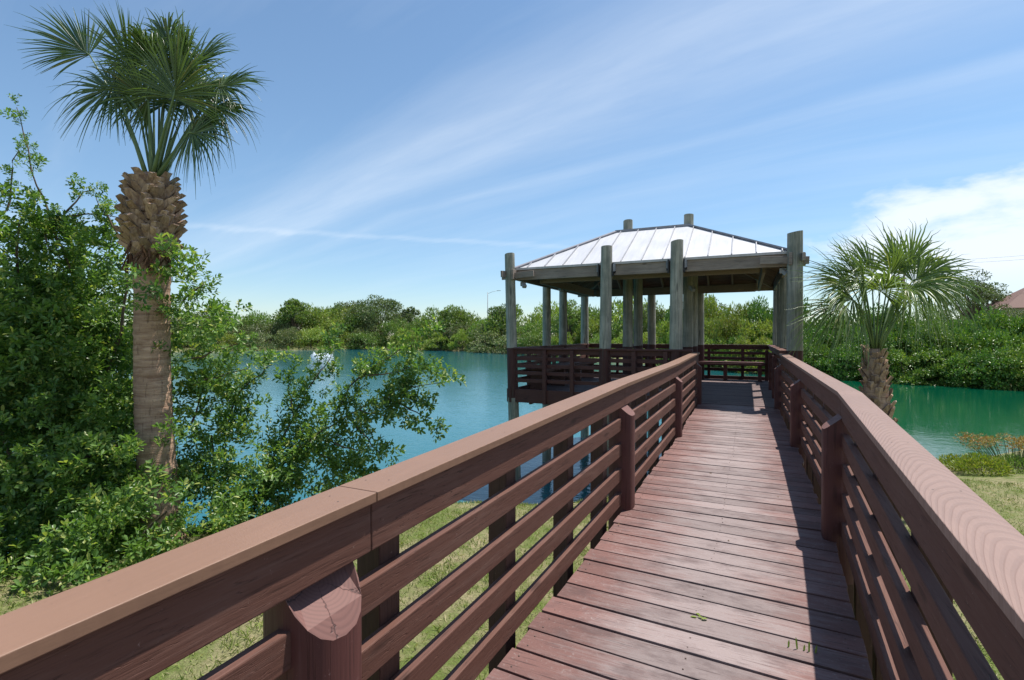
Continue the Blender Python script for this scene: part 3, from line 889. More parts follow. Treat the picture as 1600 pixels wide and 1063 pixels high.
def bush_mesh(name, seed, nl, per, lr, leaf, open_=0.0, low=True, jitter=0.9):
    """unit bush: radius 1 in plan, height 1; leaf clumps on the outside of many small lobes"""
    r = np.random.default_rng(seed)
    Ps, Ds, Ns = [], [], []
    cs = []
    for i in range(nl):
        u = r.uniform(-0.15 if low else 0.1, 1.0); ph = r.uniform(0, 2*math.pi)
        q = math.sqrt(max(0, 1-max(u, 0)**2))
        rad = r.uniform(0.55, 0.86)
        cs.append((np.array([q*math.cos(ph)*rad, q*math.sin(ph)*rad, 0.10+max(u, -0.1)*rad*0.95]), lr*r.uniform(0.65, 1.25)))
    for c, rr in cs:
        n = int(per*(rr/lr)**2*r.uniform(0.8, 1.1))
        d = rand_dirs(n, r); d[:, 2] = np.abs(d[:, 2])*0.9+d[:, 2]*0.25
        d = norm(d)
        sh = r.uniform(0.45, 1.12, size=(n, 1))**0.6
        lump = 1+0.22*np.sin(7*d[:, :1]+3*c[0])*np.cos(6*d[:, 1:2]+5*c[1])
        p = c+d*rr*sh*lump*np.array([1, 1, 0.62])
        Ps.append(p); Ds.append(norm(d+rand_dirs(n, r)*jitter)); Ns.append(norm(d*0.8+np.array([0, 0, 0.6])+rand_dirs(n, r)*0.7))
    P = np.concatenate(Ps); keep = P[:, 2] > 0.0
    P, D, N = P[keep], np.concatenate(Ds)[keep], np.concatenate(Ns)[keep]
    n = len(P)
    V, Fc = leaves(P, D, N, leaf*r.uniform(0.7, 1.4, n), leaf*0.52*r.uniform(0.7, 1.3, n), 0.2)
    # a few bare stems inside
    mb = MB()
    for i in range(9):
        c, rr = cs[r.integers(len(cs))]
        a = np.array([c[0]*0.25, c[1]*0.25, -0.05]); mid = (a+c)/2+np.array([0, 0, 0.06])
        mb.tube([a, mid, c], [0.02, 0.014, 0.006], 5, False)
    sv = np.array(mb.v); sf = np.array([f for f in mb.f if len(f) == 4])
    sf = np.concatenate([sf[:, [0, 1, 2]], sf[:, [0, 2, 3]]])+len(V)
    return arr_mesh(name, np.concatenate([V, sv]), np.concatenate([Fc, sf]), mats=np.r_[np.zeros(len(Fc)), np.ones(len(sf))])


FARB = [bush_mesh('bush', s, 34, 120, 0.30, 0.075) for s in (11, 12, 13)]
FEATH = [bush_mesh('feathery_bush', s, 26, 170, 0.27, 0.085, jitter=0.5) for s in (21, 22)]
HEDGE = [bush_mesh('hedge_bush', s, 60, 150, 0.22, 0.062) for s in (31, 32, 33)]
for me in FARB+FEATH+HEDGE:
    me.materials.append(bush_mid); me.materials.append(twig_bark)


def put_bush(name, me, loc, sx, sz, mat_, rot, label, cat, group=None):
    o = bpy.data.objects.new(name, me); COL.objects.link(o)
    o.location = loc; o.scale = (sx, sx, sz); o.rotation_euler = (0, 0, rot)
    o.material_slots[0].link = 'OBJECT'; o.material_slots[0].material = mat_
    return tag(o, label, cat, group)


def interp(x, tab):
    return float(np.interp(x, [a for a, _ in tab], [b for _, b in tab]))


D_TAB = [(-300, 62), (0, 78), (200, 95), (400, 106), (560, 117), (700, 104), (760, 93), (820, 84), (950, 65), (1100, 47.5), (1260, 39), (1440, 33), (1600, 29.6), (1800, 26.5), (2000, 24)]
TOP_TAB = [(-300, 480), (280, 484), (330, 480), (380, 494), (420, 490), (445, 474), (475, 470), (500, 480), (540, 478), (600, 480), (660, 490), (700, 481), (740, 489), (800, 482), (850, 480), (930, 482), (1010, 473), (1090, 466), (1150, 460), (1210, 463), (1290, 474), (1400, 480), (1600, 478), (2000, 470)]
Z_FAR = -1.95


def height_for(v, D): return (524-v)*D/FPX+CAM[2]-Z_FAR


# far bank: three ranks of bushes, left of and behind the pavilion
u = 230.0
while u < 1075:
    D = interp(u, D_TAB)
    for rank in range(3):
        d = D+1.5+rank*5.5+rng.uniform(-1, 1.2)
        uu = u+rng.uniform(-12, 12)
        frac = (0.52, 0.85, 1.12)[rank]*rng.uniform(0.82, 1.08)
        h = height_for(interp(uu, TOP_TAB), d)*frac
        wd = rng.uniform(3.2, 4.8) if D > 80 else rng.uniform(2.4, 3.6)
        wd = max(wd, h*0.5)
        kind = rng.uniform()
        p = at(uu, 524, d); loc = (p[0], p[1], Z_FAR-0.15)
        if rank == 0 and (620 < uu < 720 or kind < 0.32):
            put_bush('feathery_bush', FEATH[rng.integers(2)], loc, wd*0.8, h, bush_yel, rng.uniform(0, 6.3), 'feathery yellow green bush at the water line of the far bank', 'bush', 'yellow bushes at the far water line')
        elif uu < 480:
            put_bush('bush', FARB[rng.integers(3)], loc, wd, h, bush_oliv if kind < 0.75 else bush_mid, rng.uniform(0, 6.3), 'rounded olive green bush crowding the far bank left of the pavilion', 'bush', 'olive bushes on the far bank')
        elif uu < 820:
            put_bush('bush', FARB[rng.integers(3)], loc, wd, h, (bush_mid, bush_yel, bush_oliv)[0 if kind < 0.55 else (1 if kind < 0.75 else 2)], rng.uniform(0, 6.3), 'rounded green bush crowding the far bank left of the pavilion', 'bush', 'green bushes on the far bank')
        else:
            put_bush('bush', FARB[rng.integers(3)], loc, wd, h, bush_yel if kind < 0.6 else bush_mid, rng.uniform(0, 6.3), 'bright green bush on the bank seen between the pavilion posts', 'bush', 'bushes seen through the pavilion')
    wpx = 4.2*FPX/D if D > 80 else 3.0*FPX/D
    u += wpx*1.15
# right bank: dense hedge straight out of the water
u = 1070.0
while u < 1900:
    D = interp(u, D_TAB)
    for rank in range(3):
        d = D+0.9+rank*2.0+rng.uniform(-0.3, 0.4)
        uu = u+rng.uniform(-14, 14)
        frac = (0.58, 0.84, 1.05)[rank]*rng.uniform(0.93, 1.04)
        h = height_for(interp(uu, TOP_TAB), d)*frac
        wd = rng.uniform(1.9, 2.5)+0.25*rank
        p = at(uu, 524, d); loc = (p[0], p[1], Z_FAR-0.35)
        lab = ('bright leafy hedge bush rising from the water beyond the boardwalk', 'bush', 'hedge bushes on the right bank') if uu > 1240 else ('tall bright green bush on the bank behind the pavilion entrance', 'bush', 'tall bushes behind the pavilion entrance')
        put_bush('hedge_bush', HEDGE[rng.integers(3)], loc, wd, h, hedge_leaf if uu > 1230 else (bush_yel if rng.uniform() < 0.6 else hedge_leaf), rng.uniform(0, 6.3), *lab)
    u += 2.35*FPX/D


def far_tree(name, base_u, D, top_v, wid, mat_, seed, label, cat, group=None, lobes=22, per=260, openness=0.5, trunk_h=0.35):
    """a broad tree: trunk, forking limbs and separate leaf masses at the limb ends"""
    r = np.random.default_rng(seed)
    wid *= 1.25; trunk_h *= 0.75
    H = height_for(top_v, D)
    p = at(base_u, 524, D); base = np.array([p[0], p[1], Z_FAR-0.2])
    root = thing(name, label, cat, group, loc=tuple(base))
    mb = MB(); mb.tube([(0, 0, -0.3), (0.1, 0, H*trunk_h*0.5), (0.0, 0.1, H*trunk_h)], [H*0.035, H*0.028, H*0.022], 8)
    Ps, Ds, Ns = [], [], []
    for i in range(lobes):
        ph = i*2.399+r.uniform(-0.4, 0.4); q = math.sqrt((i+0.5)/lobes)
        c = np.array([math.cos(ph)*q*wid*0.8, math.sin(ph)*q*wid*0.8, H*(0.90-0.42*q**2)+r.uniform(-0.08, 0.08)*H])
        mb.tube([(0, 0, H*trunk_h*0.9), (c[0]*0.45, c[1]*0.45, H*trunk_h+(c[2]-H*trunk_h)*0.55), c], [H*0.016, H*0.010, H*0.003], 5, False)
        rr = wid*0.27*r.uniform(0.7, 1.25)
        n = int(per*r.uniform(0.7, 1.2))
        d = rand_dirs(n, r)
        pt = c+d*rr*(r.uniform(0.3, 1.1, (n, 1))**0.6)*np.array([1, 1, 0.6])
        Ps.append(pt); Ds.append(norm(d+rand_dirs(n, r))); Ns.append(norm(np.array([0, 0, 0.8])+rand_dirs(n, r)))
    P = np.concatenate(Ps); n = len(P)
    lf = 0.36*D/100
    V, Fc = leaves(P, np.concatenate(Ds), np.concatenate(Ns), lf*r.uniform(0.8, 1.5, n), lf*0.5*r.uniform(0.8, 1.3, n))
    mb.build('trunk', twig_bark, root)
    link('crown', arr_mesh('crown', V, Fc), mat_, root)
    return root


far_tree('oak_tree', 592, 128, 463, 7.2, tree_dark, 51, 'broad dark oak rising above the far bank bushes, tallest on the left shore', 'tree', lobes=26, per=330)
far_tree('oak_tree', 548, 134, 470, 5.5, tree_dark, 52, 'greyish twiggy tree just left of the broad dark oak', 'tree', lobes=24, per=200)
far_tree('oak_tree', 640, 126, 478, 3.2, tree_dark, 53, 'small dark tree on the right shoulder of the broad oak', 'tree', lobes=14, per=200)
far_tree('leafy_tree', 460, 118, 464, 3.6, bush_mid, 54, 'upright leafy green tree standing above the olive bushes', 'tree', lobes=18, per=330)
far_tree('leafy_tree', 335, 116, 478, 4.2, bush_oliv, 55, 'flat topped olive tree at the far left of the shore beside the palm trunk', 'tree', lobes=18, per=220)
far_tree('leafy_tree', 708, 112, 479, 4.0, bush_mid, 56, 'bushy green tree on the far bank between the oak and the street lamp', 'tree', lobes=18, per=260)
far_tree('leafy_tree', 785, 100, 472, 3.2, tree_dark, 57, 'dark green tree at the foot of the street lamp', 'tree', lobes=16, per=280)
far_tree('leafy_tree', 888, 78, 468, 2.8, bush_mid, 58, 'green tree seen between the left pavilion posts', 'tree', lobes=16, per=280)
far_tree('leafy_tree', 1012, 66, 470, 2.6, tree_dark, 59, 'dark tree seen through the middle of the pavilion', 'tree', lobes=16, per=240)
far_tree('leafy_tree', 1100, 62, 452, 3.2, tree_dark, 60, 'dark thin leaved tree showing above the bushes under the pavilion eave', 'tree', lobes=18, per=260)
far_tree('oak_tree', 1520, 52, 420, 2.6, tree_dark, 61, 'open crowned tree with sky showing through, right of the small palm', 'tree', lobes=26, per=230, trunk_h=0.42)
far_tree('oak_tree', 1550, 58, 438, 2.4, tree_dark, 62, 'smaller open crowned tree beside the brown roof', 'tree', lobes=24, per=230, trunk_h=0.42)
far_tree('leafy_tree', 1470, 46, 462, 2.4, tree_dark, 63, 'dark low tree behind the hedge and the drooping palm fronds', 'tree', lobes=16, per=240)
far_tree('leafy_tree', 1606, 46, 470, 2.4, tree_dark, 64, 'dark low tree at the right end of the hedge below the brown roof', 'tree', lobes=16, per=240)

# street lamp beyond the bank
D = 135; p = at(762, 524, D)
sl = thing('street_lamp', 'tall grey street lamp with one curved arm beyond the far bank', 'street lamp', loc=(p[0], p[1], Z_FAR))
hz = height_for(457, D)
m = MB(); m.tube([(0, 0, -.3), (0, 0, hz)], [0.13, 0.09], 8); m.build('pole', lamp_grey, sl)
m = MB(); ax = _r; m.tube([np.array([0, 0, hz-.4]), ax*1.2+np.array([0, 0, hz+.1]), ax*2.6+np.array([0, 0, hz+.45])], 0.045, 6); m.build('arm', lamp_grey, sl)
m = MB(); m.bar(ax*2.5+np.array([0, 0, hz+.42]), ax*3.5+np.array([0, 0, hz+.45]), 0.28, 0.12); m.build('lamp_head', lamp_grey, sl)

# utility pole hidden behind the palm, with its wires running out to the right
p = at(1412, 524, 58)
up = thing('utility_pole', 'wooden utility pole and thin wires crossing the sky right of the small palm', 'utility pole', loc=(p[0], p[1], Z_FAR))
m = MB(); hz = height_for(408, 58); m.tube([(0, 0, -.3), (0, 0, hz)], [0.13, 0.10], 8); m.build('pole', twig_bark, up)
for v0, v1, dd in ((410, 400, 0), (415, 407, 0.4)):
    a = at(1412, v0, 58)-np.array(up.location); b = at(1760, v1-16, 52)-np.array(up.location)
    m = MB(); pts = [a+(b-a)*t+np.array([0, 0, -0.25*4*t*(1-t)]) for t in np.linspace(0, 1, 9)]
    m.tube(pts, 0.011, 5); m.build('wire', black_m, up)

# house at the right edge
p = at(1642, 524, 54)
hs = thing('house', 'house with brown hipped roof half hidden behind the hedge', 'house', loc=(p[0], p[1], Z_FAR+0.5))
hw, hh = 5.2, 5.6
m = MB(); m.box(-hw+.4, hw-.4, -3.6, 3.6, -0.8, hh-0.02)
m.build('wall', plain('stucco', (0.42, 0.36, 0.30), 0.8), hs)
m = MB(); m.add([(-hw, -4, hh), (hw, -4, hh), (hw, 4, hh), (-hw, 4, hh), (-1.6, 0, hh+2.7), (1.6, 0, hh+2.7)], [(0, 1, 5, 4), (1, 2, 5), (2, 3, 4, 5), (3, 0, 4), (3, 2, 1, 0)])
m.build('roof', plain('brown_shingle', (0.16, 0.085, 0.065), 0.8, scale=20), hs)
m = MB(); m.box(-2.2, -0.8, -3.64, -3.60, 1.2, 2.6); m.build('window', plain('dark_glass', (0.03, 0.04, 0.05), 0.1), hs)


# ------------------------------------------------------------------ shrubs beside the palm
def spray_template(r):
    """a twig with side shoots, each carrying a loose rosette of obovate leaves; arrays in local x-forward space"""
    P, D, N, L, W = [], [], [], [], []
    shoots = [(np.array([0.0, 0, 0]), np.array([1.0, 0, 0]), 0.26)]
    for i in range(r.integers(3, 5)):
        ph = i*2.2+r.uniform(-.5, .5); s0 = r.uniform(0.05, 0.19)
        d = np.array([0.75, math.cos(ph)*0.75, math.sin(ph)*0.55+0.15]); d /= np.linalg.norm(d)
        shoots.append((np.array([s0, 0, 0]), d, r.uniform(0.09, 0.15)))
    for o, d, ln in shoots:
        a = np.cross(d, [0, 0, 1.0]); a /= np.linalg.norm(a); b = np.cross(a, d)
        n = int(ln/0.026)+5
        for k in range(n):
            t = min(1.0, ((k+1)/(n-3))**0.8) if n > 3 else 1.0
            ph = k*2.4+r.uniform(-.3, .3)
            tip = max(0.0, t-0.6)*1.2
            out = (a*math.cos(ph)+b*math.sin(ph))*(0.95-0.35*tip)+d*(0.45+0.5*tip)+np.array([0, 0, 0.10])+r.normal(size=3)*0.16
            P.append(o+d*ln*t); D.append(out); N.append(np.array([0, 0, 1.0])+d*0.45-out*0.2+r.normal(size=3)*0.38)
            L.append(r.uniform(0.046, 0.082)); W.append(r.uniform(0.021, 0.034))
    return [np.array(x) for x in (P, D, N, L, W)]


SPRAYS = [spray_template(np.random.default_rng(100+i)) for i in range(8)]


def make_sprays(pts, dirs, scale):
    """merge many transformed sprays into one leaf mesh"""
    A = [[], [], [], [], []]
    for p, d, s in zip(pts, dirs, scale):
        T = SPRAYS[rng.integers(len(SPRAYS))]
        d = d/np.linalg.norm(d)
        up = np.array([0, 0, 1.0])+rng.normal(size=3)*0.3
        y_ = np.cross(up, d); y_ /= np.linalg.norm(y_); z_ = np.cross(d, y_)
        M = np.stack([d, y_, z_], 0)
        A[0].append(p+T[0]@M*s); A[1].append(T[1]@M); A[2].append(T[2]@M); A[3].append(T[3]*s); A[4].append(T[4]*s)
    A = [np.concatenate(a) for a in A]
    return leaves(A[0], A[1], A[2], A[3], A[4], 0.14, True, 0.06)


def blob_points(blobs, dens):
    pts, dirs = [], []
    for (u, v, ru, rv, D, dr, *k) in blobs:
        c = at(u, v, D); a = ru*D/FPX; b = rv*D/FPX
        n = int(dens*a*b*(1.0+dr)*(k[0] if k else 1.0))
        d = rand_dirs(n)
        sh = rng.uniform(0.15, 1.06, (n, 1))**0.55
        p = c+(_r*d[:, :1]*a+np.array([0, 0, 1.0])*d[:, 2:3]*b+_f*d[:, 1:2]*dr)*sh
        pts.append(p); dirs.append(norm(d*0.9+np.array([0, 0, 0.25])+rand_dirs(n)*0.5))
    return np.concatenate(pts), np.concatenate(dirs)


def limb_points(limbs, step):
    pts, dirs = [], []
    for limb, spread, start in limbs:
        q = [at(*k) for k in limb]
        for a, b in zip(q[:-1], q[1:]):
            n = max(2, int(np.linalg.norm(b-a)/step))
            for t in np.arange(n)/n:
                p = a+(b-a)*t
                for _ in range(1 if spread < 0.85 and rng.uniform() < 0.6 else 2):
                    d = norm((b-a)/np.linalg.norm(b-a)*0.7+rand_dirs(1)[0]*spread+np.array([0, 0, 0.12]))
                    pts.append(p+rand_dirs(1)[0]*0.05*spread); dirs.append(d)
        pts.append(q[-1]); dirs.append(q[-1]-q[-2])
    return np.array(pts), np.array(dirs)


def wood_limbs(limbs, r0, r1):
    mb = MB()
    for limb in limbs:
        q = [at(*k) for k in limb]
        # subdivide with a little wander
        pts = [q[0]]
        for a, b in zip(q[:-1], q[1:]):
            for t in (0.33, 0.66, 1.0): pts.append(a+(b-a)*t+rng.normal(size=3)*0.012*(t < 1))
        mb.tube(pts, list(np.linspace(r0, r1, len(pts))), 6, False)
    return mb


# big shrub left of and behind the palm
sh1 = thing('shrub', 'tall dense leafy shrub wrapping the left side of the tall palm trunk', 'shrub', loc=tuple(at(120, 905, 5.9)))
blobs1 = [(55, 430, 75, 90, 6.2, .7), (20, 545, 100, 90, 5.8, .8), (140, 500, 85, 80, 6.6, .8), (100, 600, 120, 80, 6.2, .9), (60, 690, 120, 80, 5.6, .7), (160, 690, 75, 80, 6.5, .7),
          (70, 790, 110, 75, 5.3, .6), (150, 800, 95, 75, 5.7, .6), (40, 870, 80, 45, 5.0, .4), (150, 880, 80, 40, 5.2, .35), (185, 400, 42, 45, 6.2, .35, .6), (120, 420, 55, 45, 6.6, .5, .55), (20, 365, 30, 35, 6.0, .3), (20, 915, 75, 45, 4.7, .4),
          (266, 425, 26, 36, 5.45, .2, .7), (285, 470, 34, 40, 5.9, .3, .55), (300, 540, 60, 45, 6.1, .3, .45), (216, 490, 38, 20, 5.40, .18, .55), (330, 505, 45, 30, 6.1, .25, .45), (200, 560, 22, 40, 6.2, .25), (310, 600, 50, 40, 6.2, .3, .4), (325, 640, 40, 35, 6.3, .3, .6),
          (165, 750, 60, 42, 5.1, .3), (245, 692, 40, 13, 5.25, .15, .8), (315, 815, 40, 30, 5.1, .25, .8), (165, 845, 50, 30, 4.8, .2), (250, 775, 30, 12, 5.1, .2, .5), (45, 935, 110, 40, 4.2, .35), (90, 740, 110, 130, 6.9, .4, 1.3), (60, 560, 90, 120, 7.2, .4, 1.2), (150, 640, 80, 120, 7.2, .4), (320, 840, 40, 20, 5.1, .2), (180, 850, 60, 45, 4.8, .3), (120, 915, 70, 30, 4.5, .3)]
limbs1 = [([(110, 420, 6.2), (75, 330, 6.1), (50, 270, 6.0), (38, 215, 6.0), (26, 168, 6.0)], 0.8, 0), ([(40, 400, 6.2), (90, 340, 6.2), (160, 335, 6.2), (215, 345, 6.1)], 0.8, 0),
          ([(100, 335, 6.2), (130, 300, 6.3), (150, 295, 6.3)], 0.7, 0), ([(10, 330, 5.9), (18, 280, 5.9), (30, 235, 5.9)], 0.6, 0), ([(280, 480, 5.9), (310, 450, 5.9), (320, 445, 5.9)], 0.5, 0),
          ([(300, 560, 6.1), (350, 545, 6.1), (385, 530, 6.1)], 0.6, 0), ([(300, 600, 6.1), (340, 590, 6.1), (390, 575, 6.1)], 0.6, 0), ([(70, 360, 6.1), (78, 390, 6.1), (85, 410, 6.1)], .7, 0),
          ([(190, 380, 6.2), (170, 340, 6.2), (150, 310, 6.2)], .6, 0)]
p1, d1 = blob_points(blobs1, 225)
q1, e1 = limb_points(limbs1, 0.10)
V, Fc = make_sprays(np.concatenate([p1, q1]), np.concatenate([d1, e1]), np.r_[rng.uniform(0.8, 1.25, len(p1)), rng.uniform(0.45, 0.75, len(q1))])
P_(link('foliage', arr_mesh('foliage', V, Fc), shrub_leaf), sh1)
wl = [l for l, _, _ in limbs1]
wood1 = wood_limbs(wl, 0.013, 0.004)
stems = [[(120, 925, 5.6), (110, 800, 5.9), (70, 650, 6.2), (60, 480, 6.2)], [(130, 925, 5.7), (150, 780, 6.1), (140, 600, 6.5), (120, 430, 6.4)], [(110, 925, 5.5), (60, 820, 5.5), (10, 700, 5.6), (-40, 560, 5.8)],
         [(140, 925, 5.7), (180, 800, 6.2), (200, 640, 6.4), (270, 520, 6.1)], [(125, 925, 5.5), (200, 860, 5.1), (260, 800, 5.1)], [(150, 650, 6.3), (190, 520, 6.3), (200, 420, 6.2)], [(60, 640, 6.1), (30, 480, 6.1), (30, 350, 6.0)],
         [(60, 800, 5.6), (120, 720, 5.4), (200, 690, 5.3)]]
w2 = wood_limbs(stems, 0.032, 0.010)
wood1.add(w2.v, w2.f, True)
P_(wood1.build('stem', twig_bark), sh1)

# spreading shrub right of the palm, its limbs reaching out over the water
sh2 = thing('shrub', 'spreading leafy shrub right of the tall palm with long limbs over the water', 'shrub', loc=tuple(at(380, 850, 6.4)))
blobs2 = [(320, 700, 55, 50, 6.6, .5), (390, 730, 75, 50, 6.4, .5), (330, 790, 60, 45, 6.1, .5), (440, 770, 70, 35, 6.4, .4), (400, 800, 60, 30, 6.2, .4), (350, 650, 40, 35, 6.7, .35), (515, 760, 45, 28, 6.4, .3), (470, 715, 40, 30, 6.5, .3), (345, 840, 55, 22, 5.8, .3),
          (500, 690, 35, 25, 6.5, .2)]
limbs2 = [([(430, 725, 6.4), (500, 675, 6.4), (560, 640, 6.4), (620, 610, 6.35), (690, 598, 6.3)], 0.8, 0), ([(520, 660, 6.4), (545, 605, 6.4), (580, 575, 6.4), (620, 550, 6.4), (655, 528, 6.4)], 0.8, 0),
          ([(420, 730, 6.5), (455, 660, 6.6), (480, 610, 6.7), (510, 570, 6.7), (520, 540, 6.7)], 0.75, 0), ([(600, 620, 6.35), (640, 640, 6.3), (672, 655, 6.3)], 0.8, 0), ([(540, 650, 6.4), (575, 685, 6.4), (600, 715, 6.4)], 0.8, 0),
          ([(460, 650, 6.6), (450, 610, 6.6), (455, 590, 6.6)], 0.6, 0), ([(500, 680, 6.4), (540, 700, 6.4), (575, 705, 6.4)], 0.75, 0), ([(480, 690, 6.4), (530, 730, 6.4), (580, 745, 6.4)], 0.7, 0), ([(350, 680, 6.6), (370, 620, 6.6), (400, 590, 6.6), (425, 570, 6.6)], 0.7, 0),
          ([(560, 640, 6.4), (600, 650, 6.35), (640, 600, 6.3)], 0.7, 0), ([(300, 660, 6.3), (320, 600, 6.3), (350, 570, 6.3)], .6, 0), ([(560, 590, 6.4), (600, 585, 6.4), (660, 570, 6.4)], .7, 0)]
p2, d2 = blob_points(blobs2, 165)
q2, e2 = limb_points(limbs2, 0.085)
V, Fc = make_sprays(np.concatenate([p2, q2]), np.concatenate([d2, e2]), rng.uniform(0.8, 1.2, len(p2)+len(q2)))
P_(link('foliage', arr_mesh('foliage', V, Fc), shrub_leaf), sh2)
wood2 = wood_limbs([l for l, _, _ in limbs2], 0.014, 0.004)
w2 = wood_limbs([[(380, 870, 6.3), (395, 800, 6.4), (430, 725, 6.4), (500, 675, 6.4)], [(375, 870, 6.3), (340, 780, 6.5), (330, 680, 6.6)], [(385, 870, 6.3), (450, 800, 6.3), (520, 760, 6.3)], [(380, 860, 6.3), (400, 780, 6.5), (420, 730, 6.5)]], 0.030, 0.013)
wood2.add(w2.v, w2.f, True)
P_(wood2.build('stem', twig_bark), sh2)


# ------------------------------------------------------------------ palms
def frond_arrays(hub, a, n, L, spread, nseg, droop, seed, fold=0.010, wind=None, stiff=0.45, wmax=0.021):
    """costapalmate fan: folded segments joined near the hub, free and drooping at the tips"""
    r = np.random.default_rng(seed)
    a = a/np.linalg.norm(a); n = n-a*(a @ n); n /= np.linalg.norm(n); b = np.cross(n, a)
    V, Fc = [], []
    K = 9
    dth = 2*spread/nseg
    for i in range(nseg):
        th = -spread+(i+0.5)*dth+r.normal()*0.035
        rel = abs(th)/spread
        d = a*math.cos(th)+b*math.sin(th)+n*(0.10*math.cos(th)-0.06+r.normal()*0.05+(0.05 if i % 2 else -0.05))
        d /= np.linalg.norm(d)
        Ls = L*(1-0.34*rel**2)*r.uniform(0.86, 1.08)
        org = hub+a*L*0.16*(1-rel)**1.2
        dr = droop*r.uniform(0.35, 1.75)
        kink = r.uniform(0.5, 0.8)
        side = np.cross(d, n); side /= np.linalg.norm(side)
        base = len(V)
        tw = r.normal()*0.5
        for k in range(K):
            t = k/(K-1); rr = Ls*t
            sag = dr*Ls*(max(0, t-stiff)/(1-stiff))**1.7*0.55+dr*Ls*t*t*0.10
            p = org+d*rr*(1-0.12*dr*t**3)+np.array([0, 0, -1.0])*sag
            if wind is not None: p = p+wind*Ls*t*t*r.uniform(0.7, 1.3)
            hwid = min(rr*math.tan(dth*0.5)*1.12+0.003, wmax) if t < 0.34 else wmax*max(0.05, (1-(t-0.34)/0.66))**0.8
            hwid = max(hwid, 0.0012)
            s_ = side*math.cos(tw*t)+n*math.sin(tw*t)
            V += [p-s_*hwid, p-n*fold*(hwid/wmax), p+s_*hwid]
            if k:
                q = base+3*k
                Fc += [(q-3, q-2, q+1, q), (q-2, q-1, q+2, q+1)]
    return V, Fc


def add_frond(root, base, hub, a, n, L, spread, nseg, droop, seed, leafm, pr=(0.026, 0.013), bow=0.08, **kw):
    V, Fc = frond_arrays(hub, a, n, L, spread, nseg, droop, seed, **kw)
    o = P_(link('frond', arr_mesh('frond', V, np.array(Fc)), leafm), root)
    m = MB(); mid = (base+hub)/2+np.array([0, 0, 1.0])*bow*np.linalg.norm(hub-base)
    q = [base, base*0.55+mid*0.45+(mid-(base+hub)/2)*0.25, mid, hub*0.6+mid*0.4+(mid-(base+hub)/2)*0.2, hub, hub+a/np.linalg.norm(a)*L*0.16]
    m.tube(q, [pr[0], pr[0]*0.9, (pr[0]+pr[1])/2, pr[1]*1.05, pr[1], 0.004], 7)
    m.build('petiole', petiole_m, o)
    return o


def boots(path, r_of, n, z0, z1, length, width, out, seed, thick=0.022):
    """old leaf bases, spiralling up the stem and splayed outward"""
    r = np.random.default_rng(seed); mb = MB()
    for i in range(n):
        f = (i+0.5)/n; z = z0+(z1-z0)*f
        ph = i*2.39996+r.normal()*0.10
        c = path(z); rad = r_of(z)
        o = np.array([math.cos(ph), math.sin(ph), 0]); s = np.array([-math.sin(ph), math.cos(ph), 0])
        lean = r.normal()*0.22
        ln = length*r.uniform(0.75, 1.2); w_ = width*r.uniform(0.85, 1.2); sp = out*r.uniform(0.8, 1.25)
        rows = []
        for t, oo, ww, th in ((0.0, 0.0, 1.0, 1.1), (0.35, 0.32, 0.80, 1.2), (0.7, 0.72, 0.62, 1.1), (1.0, 1.0, 0.52, 0.9)):
            p = np.array([c[0], c[1], z])+o*(rad*0.86+sp*oo)+np.array([0, 0, ln*t*(1-0.18*t)])+s*lean*ln*t
            hw = w_*ww/2; tt = thick*th
            nrm = o*0.8-np.array([0, 0, 0.5]); nrm /= np.linalg.norm(nrm)
            rows.append([p-s*hw-nrm*tt*0.4, p+nrm*tt*0.9, p+s*hw-nrm*tt*0.4, p-nrm*tt*1.1])
        V = [v+r.normal(size=3)*0.004 for row in rows for v in row]
        fs = []
        for k in range(3):
            for j in range(4): fs.append((k*4+j, k*4+(j+1) % 4, k*4+4+(j+1) % 4, k*4+4+j))
        fs.append((12, 13, 14, 15)); mb.add(V, fs)
    return mb


# tall palm
DP = 5.8
tp = thing('palm_tree', 'tall cabbage palm with shaggy bulging boots and fan fronds at the left', 'palm', loc=tuple(at(254, 880, DP)))
tpts = [at(256, 905, DP), at(254, 862, DP), at(250, 810, DP), at(243, 700, DP), at(239, 600, DP), at(237, 500, DP), at(238, 400, DP), at(238, 330, DP), at(239, 272, DP)]
trad = [0.28, 0.262, 0.215, 0.190, 0.182, 0.178, 0.18, 0.17, 0.09]
PZ = np.array([p[2] for p in tpts])


def tpath(z): return np.array([np.interp(z, PZ, [p[i] for p in tpts]) for i in range(3)])


m = MB(); zz = np.linspace(PZ[0], PZ[-1], 110)
r_ = np.random.default_rng(5)
rows = []; n = 26
for k, z in enumerate(zz):
    c = tpath(z); rad = np.interp(z, PZ, trad)*(1+0.022*math.sin(z*70)+r_.normal()*0.012)
    for j in range(n):
        t = 2*math.pi*j/n
        rr = rad*(1+0.02*math.sin(3*t+z*3)+r_.normal()*0.010)
        rows.append((c[0]+rr*math.cos(t), c[1]+rr*math.sin(t), z))
m.add(rows, [(k*n+j, k*n+(j+1) % n, (k+1)*n+(j+1) % n, (k+1)*n+j) for k in range(len(zz)-1) for j in range(n)], True)
P_(m.build('trunk', palm_bark), tp)
zb0, zb1 = at(238, 412, DP)[2], at(238, 292, DP)[2]
P_(boots(tpath, lambda z: 0.145+0.085*math.sin(math.pi*np.clip((z-zb0)/(zb1-zb0), 0, 1)**0.8), 135, zb0, zb1, 0.17, 0.17, 0.120, 3, 0.026).build('leaf_boots', boot_bark), tp)
